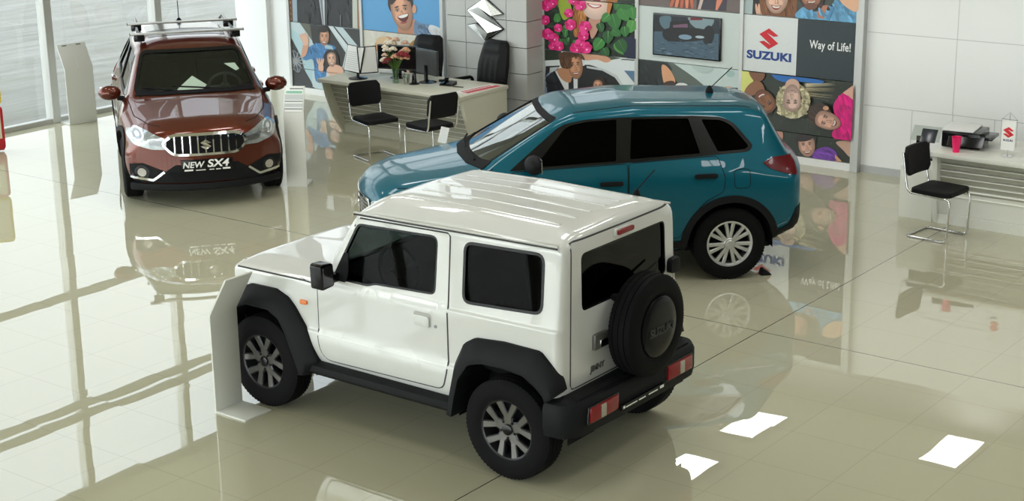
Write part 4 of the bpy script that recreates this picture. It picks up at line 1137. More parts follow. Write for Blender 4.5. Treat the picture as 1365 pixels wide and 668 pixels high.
def executive_chair(label, loc, rz, top=1.18):
    t = thing('executive_chair', label, 'chair', (*loc, 0), rz)
    b = MB()
    for k in range(5):
        a = R(72 * k + 20); b.tube([(0, 0, .10), (math.cos(a) * .30, math.sin(a) * .30, .075)], .025, 8, r1=.016)
        b.ball((math.cos(a) * .30, math.sin(a) * .30, .03), .03, 8)
    b.lathe([(.03, .08), (.03, .42), (.05, .44)], 'z', 16)
    b.build('base', CHROME, t)
    s = MB().prism(roundpoly([(-.25, -.26), (.26, -.25), (.26, .25), (-.25, .26)], .08), 2, .42, .52)
    s.build('seat', LEATHER, t, bevel=.035, seg=3)
    # tall padded back: ribbed front
    g = MB(); rows = 26; cols = 17; v = []; f = []
    for i in range(rows):
        z = .48 + (top - .48) * i / (rows - 1); q = i / (rows - 1)
        wd = .25 - .045 * max(0, q - .55) / .45
        if q > .93: wd *= (1 - ((q - .93) / .07) ** 2 * .25)
        for j in range(cols):
            u = j / (cols - 1) * 2 - 1
            rib = .010 * abs(math.sin(u * PI * 2.5)) if .15 < q < .72 and abs(u) < .7 else (.014 * math.sin(min(1, max(0, (q - .76) / .2)) * PI) if q > .76 and abs(u) < .75 else 0)
            edge = -.05 * max(0, abs(u) - .7) / .3 - (.03 if i in (0, rows - 1) else 0)
            x = -.22 - .13 * q + .035 * math.sin(q * PI) + rib + edge
            v.append((x, u * wd, z))
    N = len(v); v += [(-.30 - .13 * (i // cols) / (rows - 1), y * .97, z) for i, (x, y, z) in enumerate(v)]
    for i in range(rows - 1):
        for j in range(cols - 1):
            q = [i * cols + j, i * cols + j + 1, (i + 1) * cols + j + 1, (i + 1) * cols + j]; f.append(q); f.append([N + k for k in q[::-1]])
    rim = list(range(cols)) + [i * cols + cols - 1 for i in range(1, rows)] + [(rows - 1) * cols + j for j in range(cols - 2, -1, -1)] + [i * cols for i in range(rows - 2, 0, -1)]
    for k in range(len(rim)): a, c = rim[k], rim[(k + 1) % len(rim)]; f.append([a, c, c + N, a + N])
    g.add(v, f); g.build('backrest', LEATHER, t, smooth=60)
    for s_ in (1, -1):
        MB().tube(roundpoly([(-.22, s_ * .27, .46), (-.24, s_ * .29, .68), (.16, s_ * .29, .69), (.20, s_ * .27, .47)], .06, 5, False), .022, 8).build('armrest', LEATHER, t, smooth=50)
    return t

def monitor(label, loc, rz, w=.50, h=.31, z0=.75, dark=True):
    t = thing('computer_monitor', label, 'monitor', (*loc, z0), rz)
    MB().lathe([(.001, .0), (.11, .0), (.11, .008), (.03, .02), (.02, .03)], 'z', 28).build('base', GLOSSB, t)
    MB().box(-.035, -.015, -.03, .03, .01, .22).build('neck', GLOSSB, t, bevel=.005)
    p = MB().prism(roundpoly([(-w / 2, .10), (w / 2, .10), (w / 2, .10 + h), (-w / 2, .10 + h)], .012), 0, -.02, .018)
    bz = p.build('housing', mat('monitor housing', (.045, .05, .052), rough=.35), t, bevel=.006)
    MB().box(.0175, .0195, -w / 2 + .014, w / 2 - .014, .118, .10 + h - .014).build('screen', mat('dark screen', (.008, .009, .010), rough=.08, spec=.7), bz)
    return t

def stand(label, loc, rz, w, h1, h2, lean, base=.31, sheet=False):
    t = thing('info_stand', label, 'stand', (*loc, 0), rz)
    d = .014
    prof = [(base, 0), (0, 0), (0, h1), (lean, h2), (lean + d, h2 - .006), (d, h1 - .003), (d, d), (base, d)]
    MB().prism(prof, 1, -w / 2, w / 2).build('folded_panel', mat('white powder coat', (.66, .665, .62), rough=.4), t, bevel=.003)
    a = math.atan2(lean, h2 - h1); L = math.hypot(lean, h2 - h1)
    def plate(y0, y1, s0, s1, name, m, lift=.003):
        nx, nz = -math.cos(a), math.sin(a)
        P = [(lean * s + nx * o, h1 + (h2 - h1) * s + nz * o) for s, o in ((s0, 0), (s1, 0), (s1, lift), (s0, lift))]
        return MB().prism(P, 1, y0, y1).build(name, m, t)
    if not sheet:
        for s in (-1, 1): plate(s * w * .25 - .035, s * w * .25 + .035, .92, .955, 'slot', mat('slot shade', (.08, .08, .08), rough=.6))
        plate(-.004, .004, .05, .45, 'fold_mark', WHITE, .002)
    else:
        sh = plate(-w * .42, w * .42, -.02, .97, 'printed_sheet', PAPER, .003)
        g = mat('grey print', (.25, .27, .27), rough=.8); gl = mat('pale grey print', (.5, .52, .52), rough=.8); gr = mat('green print', (.25, .5, .38), rough=.8)
        for s0, s1, m_, y0, y1 in ((.86, .92, g, -.10, .05), (.70, .80, gr, -.09, .09), (.45, .66, gl, -.10, .10), (.36, .41, g, -.10, .10), (.16, .30, gl, -.10, .10), (.06, .11, g, -.10, .10)):
            plate(y0, y1, s0, s1, 'print', m_, .0045)
    return t

def build_furniture():
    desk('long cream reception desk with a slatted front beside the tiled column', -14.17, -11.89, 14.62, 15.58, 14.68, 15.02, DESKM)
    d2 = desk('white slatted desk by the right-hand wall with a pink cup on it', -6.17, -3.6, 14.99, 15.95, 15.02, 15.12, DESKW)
    MB().box(-1.66, -1.30, .14, .90, 0, .54).build('side_cabinet', DESKW, d2, bevel=.004)
    c = chair_proto()
    for i, (x, y, a, lb) in enumerate(((-12.79, 14.15, -20, 'black cantilever chair at the cream desk, left of the two, facing right'),
                         (-12.03, 14.24, 167, 'black cantilever chair at the cream desk, next to the blue car, facing left'),
                         (-5.92, 14.66, -6, 'black cantilever chair standing alone in front of the white desk'))):
        o = c if i == 0 else copy_thing(c)
        o.location = (x, y, 0); o.rotation_euler.z = R(a); o['label'] = lb; o['group'] = 'chrome framed visitor chairs'
    executive_chair('black leather executive chair with a ribbed back in front of the tiled column', (-12.60, 15.83), R(-97), 1.16)
    executive_chair('black high-backed chair behind the computer monitors', (-13.66, 15.85), R(-86), 1.13)
    monitor('black monitor behind the flowers with its dark screen facing the chairs', (-13.36, 15.24), R(-75), .56, .31)
    monitor('dark grey monitor seen from behind, right of the flowers', (-12.83, 15.18), R(75), .44, .31)
    # brochure holder with two angled leaves
    t = thing('brochure_holder', 'black framed folding display of printed sheets at the left end of the desk', 'display', (-13.74, 14.90, .75), R(0))
    MB().lathe([(.001, 0), (.12, 0), (.12, .01), (.02, .03), (.015, .07)], 'z', 24).build('base', GLOSSB, t)
    lines = mat('faint print', (.55, .56, .56), rough=.8)
    for s, a, x0 in ((-1, R(-12), 0), (1, R(58), 0)):
        w = .36 if s < 0 else .25
        leaf = MB().box(min(0, s * w), max(0, s * w), -.008, .008, .06, .40)
        lo = leaf.build('leaf_frame', GLOSSB, t, rz=a, bevel=.003); lo.location = (.03, 0, 0)
        lo.rotation_euler.x = R(-14)
        x1, x2 = sorted((s * .012, s * (w - .012)))
        pg = MB().box(x1, x2, -.0095, -.0075, .072, .388).build('page', PAPER, lo)
        pr = MB()
        for k in range(9):
            if s < 0: pr.box(x1 + .03, x2 - .03 - .02 * (k % 3), -.0102, -.0094, .10 + .026 * k, .108 + .026 * k)
        if s < 0: pr.build('print', lines, pg)
    for k in range(4):
        pass
    # flowers in a glass vase
    v = MB().lathe([(.001, .0), (.038, .0), (.04, .01), (.036, .10), (.045, .19), (.043, .19), (.033, .10), (.036, .015), (.001, .012)], 'z', 28)
    tag(v.build('vase', glass('vase glass', (.75, .85, .78), base=.08), None, (-13.14, 14.93, .75)), 'clear glass vase on the cream desk', 'vase')
    t = thing('bouquet', 'bouquet of pale pink, cream and dark red flowers in the glass vase', 'flowers', (-13.14, 14.93, .79))
    st = MB(); rnd = random.Random(3)
    green = mat('leaf green', (.09, .17, .03), rough=.5, noise=.4)
    heads = []
    for k in range(15):
        a = rnd.uniform(0, 2 * PI); r = .02 + .14 * math.sqrt(rnd.random()); z = .40 + rnd.uniform(-.08, .17) - r * .5
        heads.append((r * math.cos(a), r * math.sin(a), z))
    heads += [(-.13, -.06, .26), (-.08, -.09, .24), (-.04, -.1, .28), (.14, -.05, .36), (.17, .0, .34)]
    for x, y, z in heads: st.tube([(x * .1, y * .1, .0), (x * .25, y * .25, .14), (x, y, z)], .003, 5)
    for k in range(10):
        a = rnd.uniform(0, 2 * PI); st.prism([(0, .12), (.02, .16), (.0, .24), (-.02, .17)], 1, .02 + .003 * k, .022 + .003 * k)
    st.build('stem', green, t)
    cols = [mat('pale pink petal', (.62, .42, .33), rough=.7, noise=.2), mat('cream petal', (.68, .6, .48), rough=.7, noise=.2), mat('dark red petal', (.22, .012, .02), rough=.7, noise=.3), mat('peach petal', (.6, .34, .2), rough=.7, noise=.2)]
    for i, (x, y, z) in enumerate(heads):
        b = MB(); rr = rnd.uniform(.034, .055)
        for q in range(9):
            a = q * 2.4; e = rr * (.25 + .09 * q)
            b.ball((math.cos(a) * e * .8, math.sin(a) * e * .8, -rr * .07 * q), rr * .5, 5, sc=(1, 1, .7))
        b.build('flower_head', cols[2] if i >= 15 else cols[(0, 1, 3, 0, 1)[i % 5]], t, (x, y, z), smooth=50)
    # small things on the desk
    t = thing('desk_phone', 'small black desk phone near the middle of the cream desk', 'phone', (-12.50, 15.17, .75), R(10))
    MB().prism([(-.07, 0), (.07, 0), (.07, .05), (-.05, .025)], 0, -.09, .09).build('body', GLOSSB, t, bevel=.006)
    MB().prism(roundpoly([(-.09, .05), (.09, .05), (.09, .075), (.06, .08), (.05, .065), (-.05, .065), (-.06, .08), (-.09, .075)], .008), 0, -.08, -.035).build('handset', MATB, t, bevel=.006)
    t = thing('card_reader', 'black upright desk gadget left of the rear-facing monitor base', 'gadget', (-12.90, 15.0, .75), R(20))
    MB().lathe([(.001, 0), (.07, 0), (.07, .008), (.001, .012)], 'z', 20).build('base', GLOSSB, t)
    MB().prism([(-.03, .0), (.03, .0), (.02, .13), (-.01, .13)], 1, -.025, .025).build('holder', GLOSSB, t, bevel=.006)
    t = thing('drinking_glass', 'clear drinking glass beside the flower vase', 'glass', (-13.03, 15.02, .75)); 
    MB().lathe([(.001, .004), (.03, .004), (.036, .11), (.034, .11), (.028, .01), (.001, .01)], 'z', 24).build('bowl', glass('tumbler glass', (.85, .88, .86), base=.1), t)
    t2 = copy_thing(t); t2.location = (-12.98, 14.94, .75); t2['label'] = 'clear drinking glass nearest the rear-facing monitor'
    for q in (t, t2): q['group'] = 'drinking glasses on the desk'
    tag(MB().box(-.16, .16, -.05, .05, 0, .018).build('keyboard', WHITE, None, (-13.62, 15.42, .75), R(15), bevel=.004), 'white keyboard in front of the black monitor', 'keyboard')
    t = thing('ballpoint_pen', 'black pen lying on the right part of the cream desk', 'pen', (-12.30, 15.12, .757), R(12))
    MB().tube([(-.07, 0, 0), (.07, 0, 0)], .006, 8).build('barrel', GLOSSB, t)
    t = thing('leaflet', 'red and white leaflet lying along the right end of the cream desk', 'leaflet', (-12.03, 15.18, .75), R(86))
    MB().box(-.32, .32, -.11, .10, 0, .002).build('sheet', PAPER, t)
    rp = mat('red print', (.55, .06, .07), rough=.6); b = MB()
    b.box(-.30, .30, -.10, -.01, .002, .0026)
    for k in range(9): b.box(-.27 + .06 * k, -.225 + .06 * k, .01, .06, .002, .0026)
    b.build('print', rp, t)
    # right-hand desk
    t = thing('printer', 'black office printer with a white lid on the white desk', 'printer', (-6.03, 15.50, .75), R(8))
    MB().prism(roundpoly([(-.20, 0), (.20, 0), (.20, .16), (-.20, .16)], .02), 0, -.19, .19).build('body', GLOSSB, t, bevel=.01)
    MB().box(-.20, .12, -.18, .20, .16, .178).build('lid', WHITE, t, bevel=.008)
    MB().prism([(-.27, .03), (-.20, .12), (-.17, .16), (-.16, .03)], 0, -.17, .19).build('control_panel', GLOSSB, t, bevel=.008).location.x = .05
    MB().box(.19, .30, -.16, .14, .09, .12).build('paper_tray', GLOSSB, t, bevel=.005)
    t = thing('paper_cup', 'bright pink cup on the left corner of the white desk', 'cup', (-5.97, 15.12, .75))
    MB().lathe([(.001, 0), (.032, 0), (.047, .15), (.049, .155), (.045, .152), (.030, .006), (.001, .006)], 'z', 32).build('cup_wall', mat('pink cup', (.85, .01, .14), rough=.4), t)
    t = thing('table_flag', 'small white pennant with a red S emblem on a wire stand', 'flag', (-5.48, 15.20, .75), R(0))
    MB().lathe([(.001, 0), (.05, 0), (.05, .008), (.006, .012)], 'z', 20).tube([(0, 0, .0), (0, 0, .43)], .003, 6).build('stand', CHROME, t)
    wire = MB().tube([(-.075, 0, .37), (0, 0, .44), (.075, 0, .37)], .002, 5).tube([(-.08, 0, .37), (.08, 0, .37)], .003, 6).tube([(-.078, 0, .37), (-.078, 0, .10)], .0015, 5).tube([(.078, 0, .37), (.078, 0, .10)], .0015, 5)
    wire.build('wire', STEEL, t)
    n = 6; pv = MB().box(-.068, .068, -.012, -.009, .07, .36)
    pn = pv.build('pennant', PAPER, t)
    MB().merge(emblem(.11, .001), Matrix.Translation((0, -.0125, .245)) @ UP).build('emblem', mat('flag red', (.62, .02, .03), rough=.6), pn)
    MB().merge(text_mesh('SUZUKI', .026, .001, 1.1, 0, .0005), Matrix.Translation((0, -.0127, .165)) @ UP).build('lettering', mat('flag navy', (.03, .04, .10), rough=.6), pn)
    t = thing('tablet_stand', 'dark tablet leaning in a clear acrylic holder left of the printer', 'tablet', (-6.44, 15.52, .54), R(5))
    MB().box(-.10, .10, -.06, .06, 0, .02).box(-.02, .02, -.02, .02, .02, .22).box(-.11, .03, -.02, .0, .06, .24).build('base', GLOSSB, t, bevel=.003)
    MB().prism([(-.06, .20), (-.052, .20), (.06, .33), (.052, .335)], 0, -.16, .14).build('holder', glass('acrylic', (.85, .88, .88), base=.12), t)
    MB().prism([(-.075, .19), (-.062, .19), (.03, .31), (.018, .315)], 0, -.06, .10).build('tablet', mat('tablet blue black', (.02, .025, .035), rough=.2), t, bevel=.003)
    t = thing('laptop', 'closed grey laptop at the right edge of the picture on the white desk', 'laptop', (-5.18, 15.62, .75), R(0))
    MB().box(-.17, .17, -.12, .12, 0, .012).build('base', GREYB, t, bevel=.004)
    MB().prism([(.11, .012), (.12, .012), (.16, .10), (.15, .105)], 0, -.17, .17).build('screen_lid', mat('laptop lid', (.16, .17, .17), rough=.4), t)
    for x, y, a, lb in ((-5.62, 15.55, 10, 'white paper sheet between the printer and the pennant'), (-5.20, 15.25, -6, 'white paper sheet at the right end of the white desk')):
        tag(MB().box(-.15, .15, -.105, .105, 0, .0015).build('white_sheet', PAPER, None, (x, y, .75), R(a)), lb, 'paper', 'paper sheets on the white desk')
    # info stands
    stand('white folded info stand by the window, left of the brown car', (-17.44, 13.49), R(170), .41, .74, 1.05, .17)
    stand('white info stand with a printed sheet, right of the brown car', (-12.57, 12.56), R(122), .23, .86, 1.12, .12, sheet=True)
    stand('white folded info stand beside the front wheel of the white off-roader', (-8.32, 7.495), R(0), .26, .74, 1.04, .19)
    # floor sign at the left edge
    t = thing('floor_sign', 'red and yellow rounded floor sign at the left edge of the picture', 'sign', (-16.95, 11.75, 0), R(60))
    for z0, z1, bm_, nm in ((.02, .575, mat('sign red', (.42, .015, .02), rough=.3), 'lower_panel'), (.585, 1.15, mat('sign yellow', (.62, .50, .04), rough=.3), 'upper_panel')):
        P = roundpoly([(-.6, z0), (.12, z0), (.12, z1), (-.6, z1)], .06)
        o = MB().prism(P, 1, -.04, .04).build(nm, bm_, t, bevel=.01)
        MB().prism(grow(P, -.035), 1, -.046, .046).build('face', mat('sign cream', (.62, .58, .42), rough=.5), o)
    MB().box(-.6, .10, -.048, .048, .02, .17).build('foot_band', MATS['sign red'], t, bevel=.01)
    # wheel chock
    tag(MB().prism([(-.05, 0), (.05, 0), (.04, .015), (-.015, .055), (-.035, .055)], 1, -.05, .05).build('wheel_chock', TRIM, None, (-6.70, 12.60, 0), R(225 + 180), bevel=.006), 'dark wedge behind the rear wheel of the blue car', 'chock')
    # price tag on the blue bonnet
    t = thing('price_tag', 'small white folded tag standing on the blue car bonnet', 'tag', (-9.70, 11.66, 1.03), R(40)); t.rotation_euler.y = R(14)
    MB().prism([(-.035, 0), (.035, 0), (.002, .15), (-.002, .15)], 0, -.04, .04).build('card', PAPER, t)
    # white sheets standing in for ceiling light reflections on the brown car windscreen
    for P, lb in (([(1.00, -.30, 1.0), (.835, -.15, 1.10), (.69, -.007, 1.185), (.835, .14, 1.10), (1.01, -.006, 1.0)], 'large white sheet added as a light reflection in the brown car windscreen'),
                  ([(.53, .37, 1.28), (.53, .49, 1.28), (.62, .53, 1.225), (.645, .49, 1.21)], 'small white sheet added as a light reflection at the top corner of the brown car windscreen')):
        n = len(P); v = P + [(x - .002, y, z - .003) for x, y, z in P]
        b = MB().add(v, [list(range(n)), list(range(n, 2 * n))[::-1]] + [[i, (i + 1) % n, n + (i + 1) % n, n + i] for i in range(n)])
        tag(b.build('white_sheet', PAPER, None, (-14.35, 12.66, 0), R(-38), smooth=0), lb, 'paper')
# ------------------------------------------------------------------ printed wall panels
INK = {}
def ink(c):
    if c not in INK:
        l = tuple(((q / 255) / 12.92 if q / 255 <= .04045 else ((q / 255 + .055) / 1.055) ** 2.4) * .86 for q in c)
        INK[c] = mat('printed ink %d' % (len(INK) + 1), l, rough=.45, noise=.03, nscale=30)
    return INK[c]
def clip(P, x0, x1, y0, y1):
    for ax, lim, sg in ((0, x0, 1), (0, x1, -1), (1, y0, 1), (1, y1, -1)):
        out = []
        for i, p in enumerate(P):
            a, b = P[i - 1], p
            ia, ib = (a[ax] - lim) * sg >= 0, (b[ax] - lim) * sg >= 0
            if ia != ib:
                t = (lim - a[ax]) / (b[ax] - a[ax]); out.append((a[0] + (b[0] - a[0]) * t, a[1] + (b[1] - a[1]) * t))
            if ib: out.append(p)
        P = out
        if len(P) < 3: return []
    return P
def catmull(P, n=5):
    out = []; m = len(P)
    for i in range(m):
        a, b, c, d = P[i - 1], P[i], P[(i + 1) % m], P[(i + 2) % m]
        for k in range(n):
            t = k / n
            out.append(tuple(.5 * (2 * b[j] + (c[j] - a[j]) * t + (2 * a[j] - 5 * b[j] + 4 * c[j] - d[j]) * t * t + (3 * b[j] - a[j] - 3 * c[j] + d[j]) * t ** 3) for j in (0, 1)))
    return out
class Art:
    """a design drawn on its own sketch grid: O = sketch point of the panel's reference corner, U/V = sketch units per metre along / down"""
    def __init__(s, X0, zref, O, U, V):
        s.X0, s.zr, s.O, s.U, s.V = X0, zref, O, U, V; s.det = U[0] * V[1] - U[1] * V[0]
    def begin(s, x0, x1, z1, z0, bg):
        s.rect = (x0 - s.X0, x1 - s.X0, s.zr - z1, s.zr - z0); s.sh = []; s.bg = bg; s.w = (x0, x1, z0, z1)
    def m(s, p):
        a, b = p[0] - s.O[0], p[1] - s.O[1]
        return ((a * s.V[1] - b * s.V[0]) / s.det, (b * s.U[0] - a * s.U[1]) / s.det)
    def poly(s, P, c, smooth=False):
        if smooth: P = catmull(P)
        Q = clip([s.m(p) for p in P], *s.rect)
        if len(Q) > 2: s.sh.append((Q, c))
    def ell(s, cx, cy, rx, ry, rot, c, n=26):
        a = R(rot); s.poly([(cx + rx * math.cos(2 * PI * k / n) * math.cos(a) - ry * math.sin(2 * PI * k / n) * math.sin(a), cy + rx * math.cos(2 * PI * k / n) * math.sin(a) + ry * math.sin(2 * PI * k / n) * math.cos(a)) for k in range(n)], c)
    def face(s, cx, cy, rx, ry, rot, skin, mouth=1.0, brow=(60, 42, 34)):
        a = R(rot)
        def L(u, v): return (cx + u * rx * math.cos(a) - v * ry * math.sin(a), cy + u * rx * math.sin(a) + v * ry * math.cos(a))
        def E(u, v, ru, rv, c, t=0): p = L(u, v); s.ell(p[0], p[1], ru * rx, rv * ry, rot + t, c, 18)
        def sh(q): return tuple(max(0, min(255, int(x * q))) for x in skin)
        out = ((-.95, -.2), (-.78, -.78), (0, -1.02), (.78, -.78), (.95, -.2), (.85, .4), (.45, .88), (0, 1.02), (-.45, .88), (-.85, .4))
        for k in range(6):                                  # modelling of the face, dark rim to light cheek
            q = 1 - .11 * k
            s.poly([L(u * q - .035 * k, v * q - .02 * k) for u, v in out], sh(.74 + .062 * k), True)
        E(-.45, .22, .20, .17, sh(1.06)); E(.38, .24, .16, .15, sh(1.0)); E(-.05, -.60, .42, .17, sh(1.07))
        for q in (-.38, .38):
            E(q, -.22, .23, .13, sh(.80)); E(q, -.19, .17, .065, sh(.62)); E(q, -.18, .13, .045, (222, 212, 204)); E(q, -.18, .075, .055, (48, 36, 32)); E(q, -.37, .23, .04, brow, -7 if q < 0 else 7)
        s.poly([L(*q) for q in ((-.07, -.12), (.08, -.1), (.19, .2), (.08, .29), (-.14, .24))], sh(.86), True); E(-.02, .12, .06, .15, sh(1.06))
        E(-.10, .27, .05, .03, sh(.55)); E(.12, .27, .05, .03, sh(.55))
        if mouth:
            s.poly([L(*q) for q in ((-.50, .40), (0, .45), (.50, .40), (.34, .46 + .30 * mouth), (0, .46 + .42 * mouth), (-.34, .46 + .30 * mouth))], sh(.84), True)
            s.poly([L(*q) for q in ((-.40, .44), (0, .50), (.40, .44), (.25, .44 + .24 * mouth), (0, .44 + .31 * mouth), (-.25, .44 + .24 * mouth))], (142, 58, 58), True)
            s.poly([L(*q) for q in ((-.32, .47), (0, .52), (.32, .47), (.2, .46 + .15 * mouth), (-.2, .46 + .15 * mouth))], (236, 230, 222), True)
        else:
            E(0, .56, .32, .07, (165, 85, 80))
    def tex(s, P, c, n, r0, r1, amp=.14, rot=None, asp=.3):
        """mottling of a printed photograph inside an outline: folds, strands, blades"""
        rnd = random.Random(int(P[0][0] * 7 + n)); xs = [p[0] for p in P]; ys = [p[1] for p in P]
        lv = [tuple(max(0, min(255, int(x * (1 + q)))) for x in c) for q in (-amp, -amp * .5, amp * .5, amp)]
        k = 0
        for _ in range(n * 8):
            x, y = rnd.uniform(min(xs), max(xs)), rnd.uniform(min(ys), max(ys))
            ins = False
            for (x1, y1), (x2, y2) in zip(P, P[1:] + P[:1]):
                if (y1 > y) != (y2 > y) and x < (x2 - x1) * (y - y1) / (y2 - y1) + x1: ins = not ins
            if not ins: continue
            r = rnd.uniform(r0, r1); s.ell(x, y, r, r * asp, (rnd.uniform(0, 180) if rot is None else rot + rnd.uniform(-18, 18)), rnd.choice(lv), 10); k += 1
            if k >= n: break
    def finish(s, name, label, cat='poster', group='printed pictures on the display wall', Y=16.655, extra=None):
        x0, x1, z0, z1 = s.w; cols = [s.bg]; b = MB()
        g = .004
        b.box(x0 + g, x1 - g, Y, Y + .035, z0 + g, z1 - g, 0)
        for k, (Q, c) in enumerate(s.sh):
            if c not in cols: cols.append(c)
            y = Y - .0003 - .00012 * k
            Q = clip(Q, s.rect[0] + g, s.rect[1] - g, s.rect[2] + g, s.rect[3] - g)
            if len(Q) < 3: continue
            v = [(s.X0 + p[0], y, s.zr - p[1]) for p in Q]
            ar = sum(v[i - 1][0] * v[i][2] - v[i][0] * v[i - 1][2] for i in range(len(v)))
            b.add(v, [list(range(len(v))) if ar > 0 else list(range(len(v)))[::-1]], cols.index(c))
        for e, c in (extra or []):
            if c not in cols: cols.append(c)
            b.merge(e, mi=cols.index(c))
        me = bpy.data.meshes.new(name); me.from_pydata(b.v, [], b.f)
        for c in cols: me.materials.append(ink(c))
        me.polygons.foreach_set('material_index', b.m); me.update()
        o = bpy.data.objects.new(name, me); COL.objects.link(o)
        return tag(o, label, cat, group)

def build_posters():
    rnd = random.Random(11)
    XL = (-16.66, -15.25, -13.80); XR = (-12.13, -10.71, -9.26, -7.79)
    Z = (.09, .36, 1.025, 1.69, 2.36)
    # profiles between the picture columns, top rail and foot strip
    n = 60
    for x in XL + XR:
        n += 1; struct(MB().box(x - .025, x + .025, 16.635, YP, 0, 2.42).build('trim_%d' % n, ALU, smooth=0, bevel=.004))
    n += 1; struct(MB().box(-7.765, -7.71, 16.61, YP + .02, 0, 2.42).build('trim_%d' % n, ALU, smooth=0, bevel=.004))
    for a, b in ((XL[0], XL[-1]), (XR[0], XR[-1])):
        n += 1; struct(MB().box(a, b, 16.65, YP, 0, .088).build('trim_%d' % n, WHITE, smooth=0))
        n += 1; struct(MB().box(a, b, 16.65, YP, 2.362, 2.42).build('trim_%d' % n, ALU, smooth=0))
    SK, SK2, SK3 = (214, 160, 130), (226, 180, 155), (128, 82, 60)
    # ---- left block, first column
    A = Art(XL[0], 1.03, (45, 155), (375, 39), (8, 507))
    def a_low():
        A.poly([(45, 150), (600, 200), (600, 720), (45, 700)], (196, 212, 217))
        A.poly([(45, 200), (130, 260), (215, 440), (200, 640), (120, 640)], (176, 205, 212))
        A.poly([(125, 168), (215, 172), (270, 330), (225, 315)], (98, 100, 88))
        A.poly([(200, 172), (330, 185), (455, 380), (430, 480), (330, 490), (215, 310)], (44, 47, 48))
        A.poly([(335, 188), (368, 190), (515, 382), (470, 376)], (214, 224, 228)); A.poly([(366, 190), (378, 191), (525, 384), (512, 382)], (30, 32, 34))
        A.poly([(440, 203), (585, 216), (585, 342), (545, 335)], (52, 54, 54))
        A.poly([(48, 295), (90, 340), (130, 430), (150, 510), (205, 640), (60, 625)], (44, 45, 48), True)
        A.ell(86, 450, 40, 98, -12, (30, 31, 33)); A.ell(84, 450, 34, 86, -12, (118, 123, 127)); A.ell(84, 450, 28, 74, -12, (58, 60, 64))
        for k in range(6): A.ell(84, 450, 5, 78, -12 + 30 * k, (150, 154, 158))
        A.poly([(130, 405), (190, 342), (260, 315), (350, 325), (385, 350), (330, 400), (300, 580), (230, 590), (215, 440), (160, 442)], (72, 128, 180), True)
        A.tex([(190, 345), (260, 322), (350, 335), (330, 400), (300, 560), (235, 570), (220, 440)], (72, 128, 180), 45, 8, 26, .2, 70)
        A.poly([(300, 320), (360, 335), (370, 360), (310, 352)], (170, 200, 215))
        A.poly([(150, 325), (186, 330), (168, 398), (138, 420), (132, 395)], SK, True)
        A.ell(166, 300, 24, 34, 10, SK2)
        for k, q in enumerate((-34, -14, 6, 26)): A.ell(158 + q * .7, 262 - abs(q - 4) * -.3, 7, 26, q * .7, SK2)
        A.ell(303, 232, 42, 42, 0, (36, 30, 28)); A.face(306, 275, 36, 56, 4, SK, 1.2); A.ell(300, 218, 38, 18, 0, (36, 30, 28))
        A.ell(350, 440, 58, 82, 0, (42, 30, 28)); A.tex([(300, 380), (400, 380), (405, 500), (300, 500)], (52, 38, 34), 30, 10, 26, .35, 80, .15); A.ell(380, 515, 62, 48, 0, SK2); A.face(357, 432, 34, 52, -4, SK2, 1.2)
        A.ell(278, 490, 20, 38, 0, SK2)
        for q in (-20, -6, 8, 20): A.ell(276 + q, 445, 6, 24, q * .6, SK2)
    A.begin(XL[0], XL[1], Z[2], Z[1], (196, 212, 217)); a_low()
    A.finish('poster', 'picture of a man and a woman waving from a pale car, left of the desk')
    A.begin(XL[0], XL[1], Z[1], Z[0], (196, 212, 217)); a_low()
    A.poly([(45, 590), (220, 640), (230, 760), (45, 740)], (52, 54, 57))
    A.finish('poster', 'low strip picture under the waving couple, behind the desk end')
    A.begin(XL[0], XL[1], Z[3], Z[2], (38, 41, 44))
    A.poly([(40, -250), (75, -250), (75, 160), (40, 155)], (112, 78, 54)); A.poly([(75, -250), (110, -250), (108, 165), (75, 160)], (150, 168, 182))
    A.tex([(115, -240), (510, -240), (510, 190), (115, 160)], (42, 45, 48), 60, 14, 50, .28, 80, .2)
    for k in range(7): A.ell(58, -100 + 40 * k, 12, 10, 0, (150, 110, 80))
    A.poly([(245, -250), (320, -250), (312, 190), (296, 185), (262, 60)], (196, 202, 208)); A.poly([(282, -20), (300, -10), (306, 180), (298, 182)], (120, 126, 132))
    A.poly([(225, -250), (250, -250), (296, 185), (270, 120)], (24, 26, 28)); A.poly([(330, -250), (345, -250), (330, 190), (312, 190)], (60, 64, 68))
    A.poly([(425, 110), (432, 110), (430, 205), (424, 205)], (110, 114, 118))
    A.poly([(518, -250), (550, -250), (548, 215), (512, 205)], (196, 200, 190)); A.poly([(548, -250), (590, -250), (585, 220), (546, 214)], (152, 112, 84))
    A.finish('poster', 'picture of a dark jacket and pale tie above the waving couple')
    A.begin(XL[0], XL[1], Z[4], Z[3], (60, 66, 70)); A.poly([(110, -200), (180, -330), (420, -330), (510, -200)], (38, 41, 44), True); A.ell(300, -455, 74, 80, 0, (40, 30, 26)); A.face(300, -420, 66, 92, 3, SK, 1.0); A.finish('poster', 'uppermost picture of the left display, above the dark jacket')
    # ---- left block, second column
    B = Art(XL[1], 1.03, (592, 210), (375, 37), (8, 507))
    B.begin(XL[1], XL[2], Z[3], Z[2], (96, 164, 216))
    B.poly([(835, 160), (960, 140), (985, 260), (840, 250)], (196, 140, 112))
    B.poly([(955, 150), (990, 165), (1060, 185), (1075, 270), (960, 262)], (112, 142, 176), True); B.poly([(1050, 182), (1120, 200), (1200, 275), (1060, 270)], (226, 230, 232), True)
    B.tex([(960, 165), (1060, 188), (1070, 262), (965, 255)], (112, 142, 176), 24, 8, 24, .2, 60); B.tex([(1060, 195), (1120, 205), (1180, 262), (1075, 262)], (218, 222, 226), 16, 8, 24, .06, 50)
    B.ell(862, 30, 85, 95, -8, (52, 38, 32)); B.face(872, 95, 74, 122, -10, (220, 165, 135), 0)
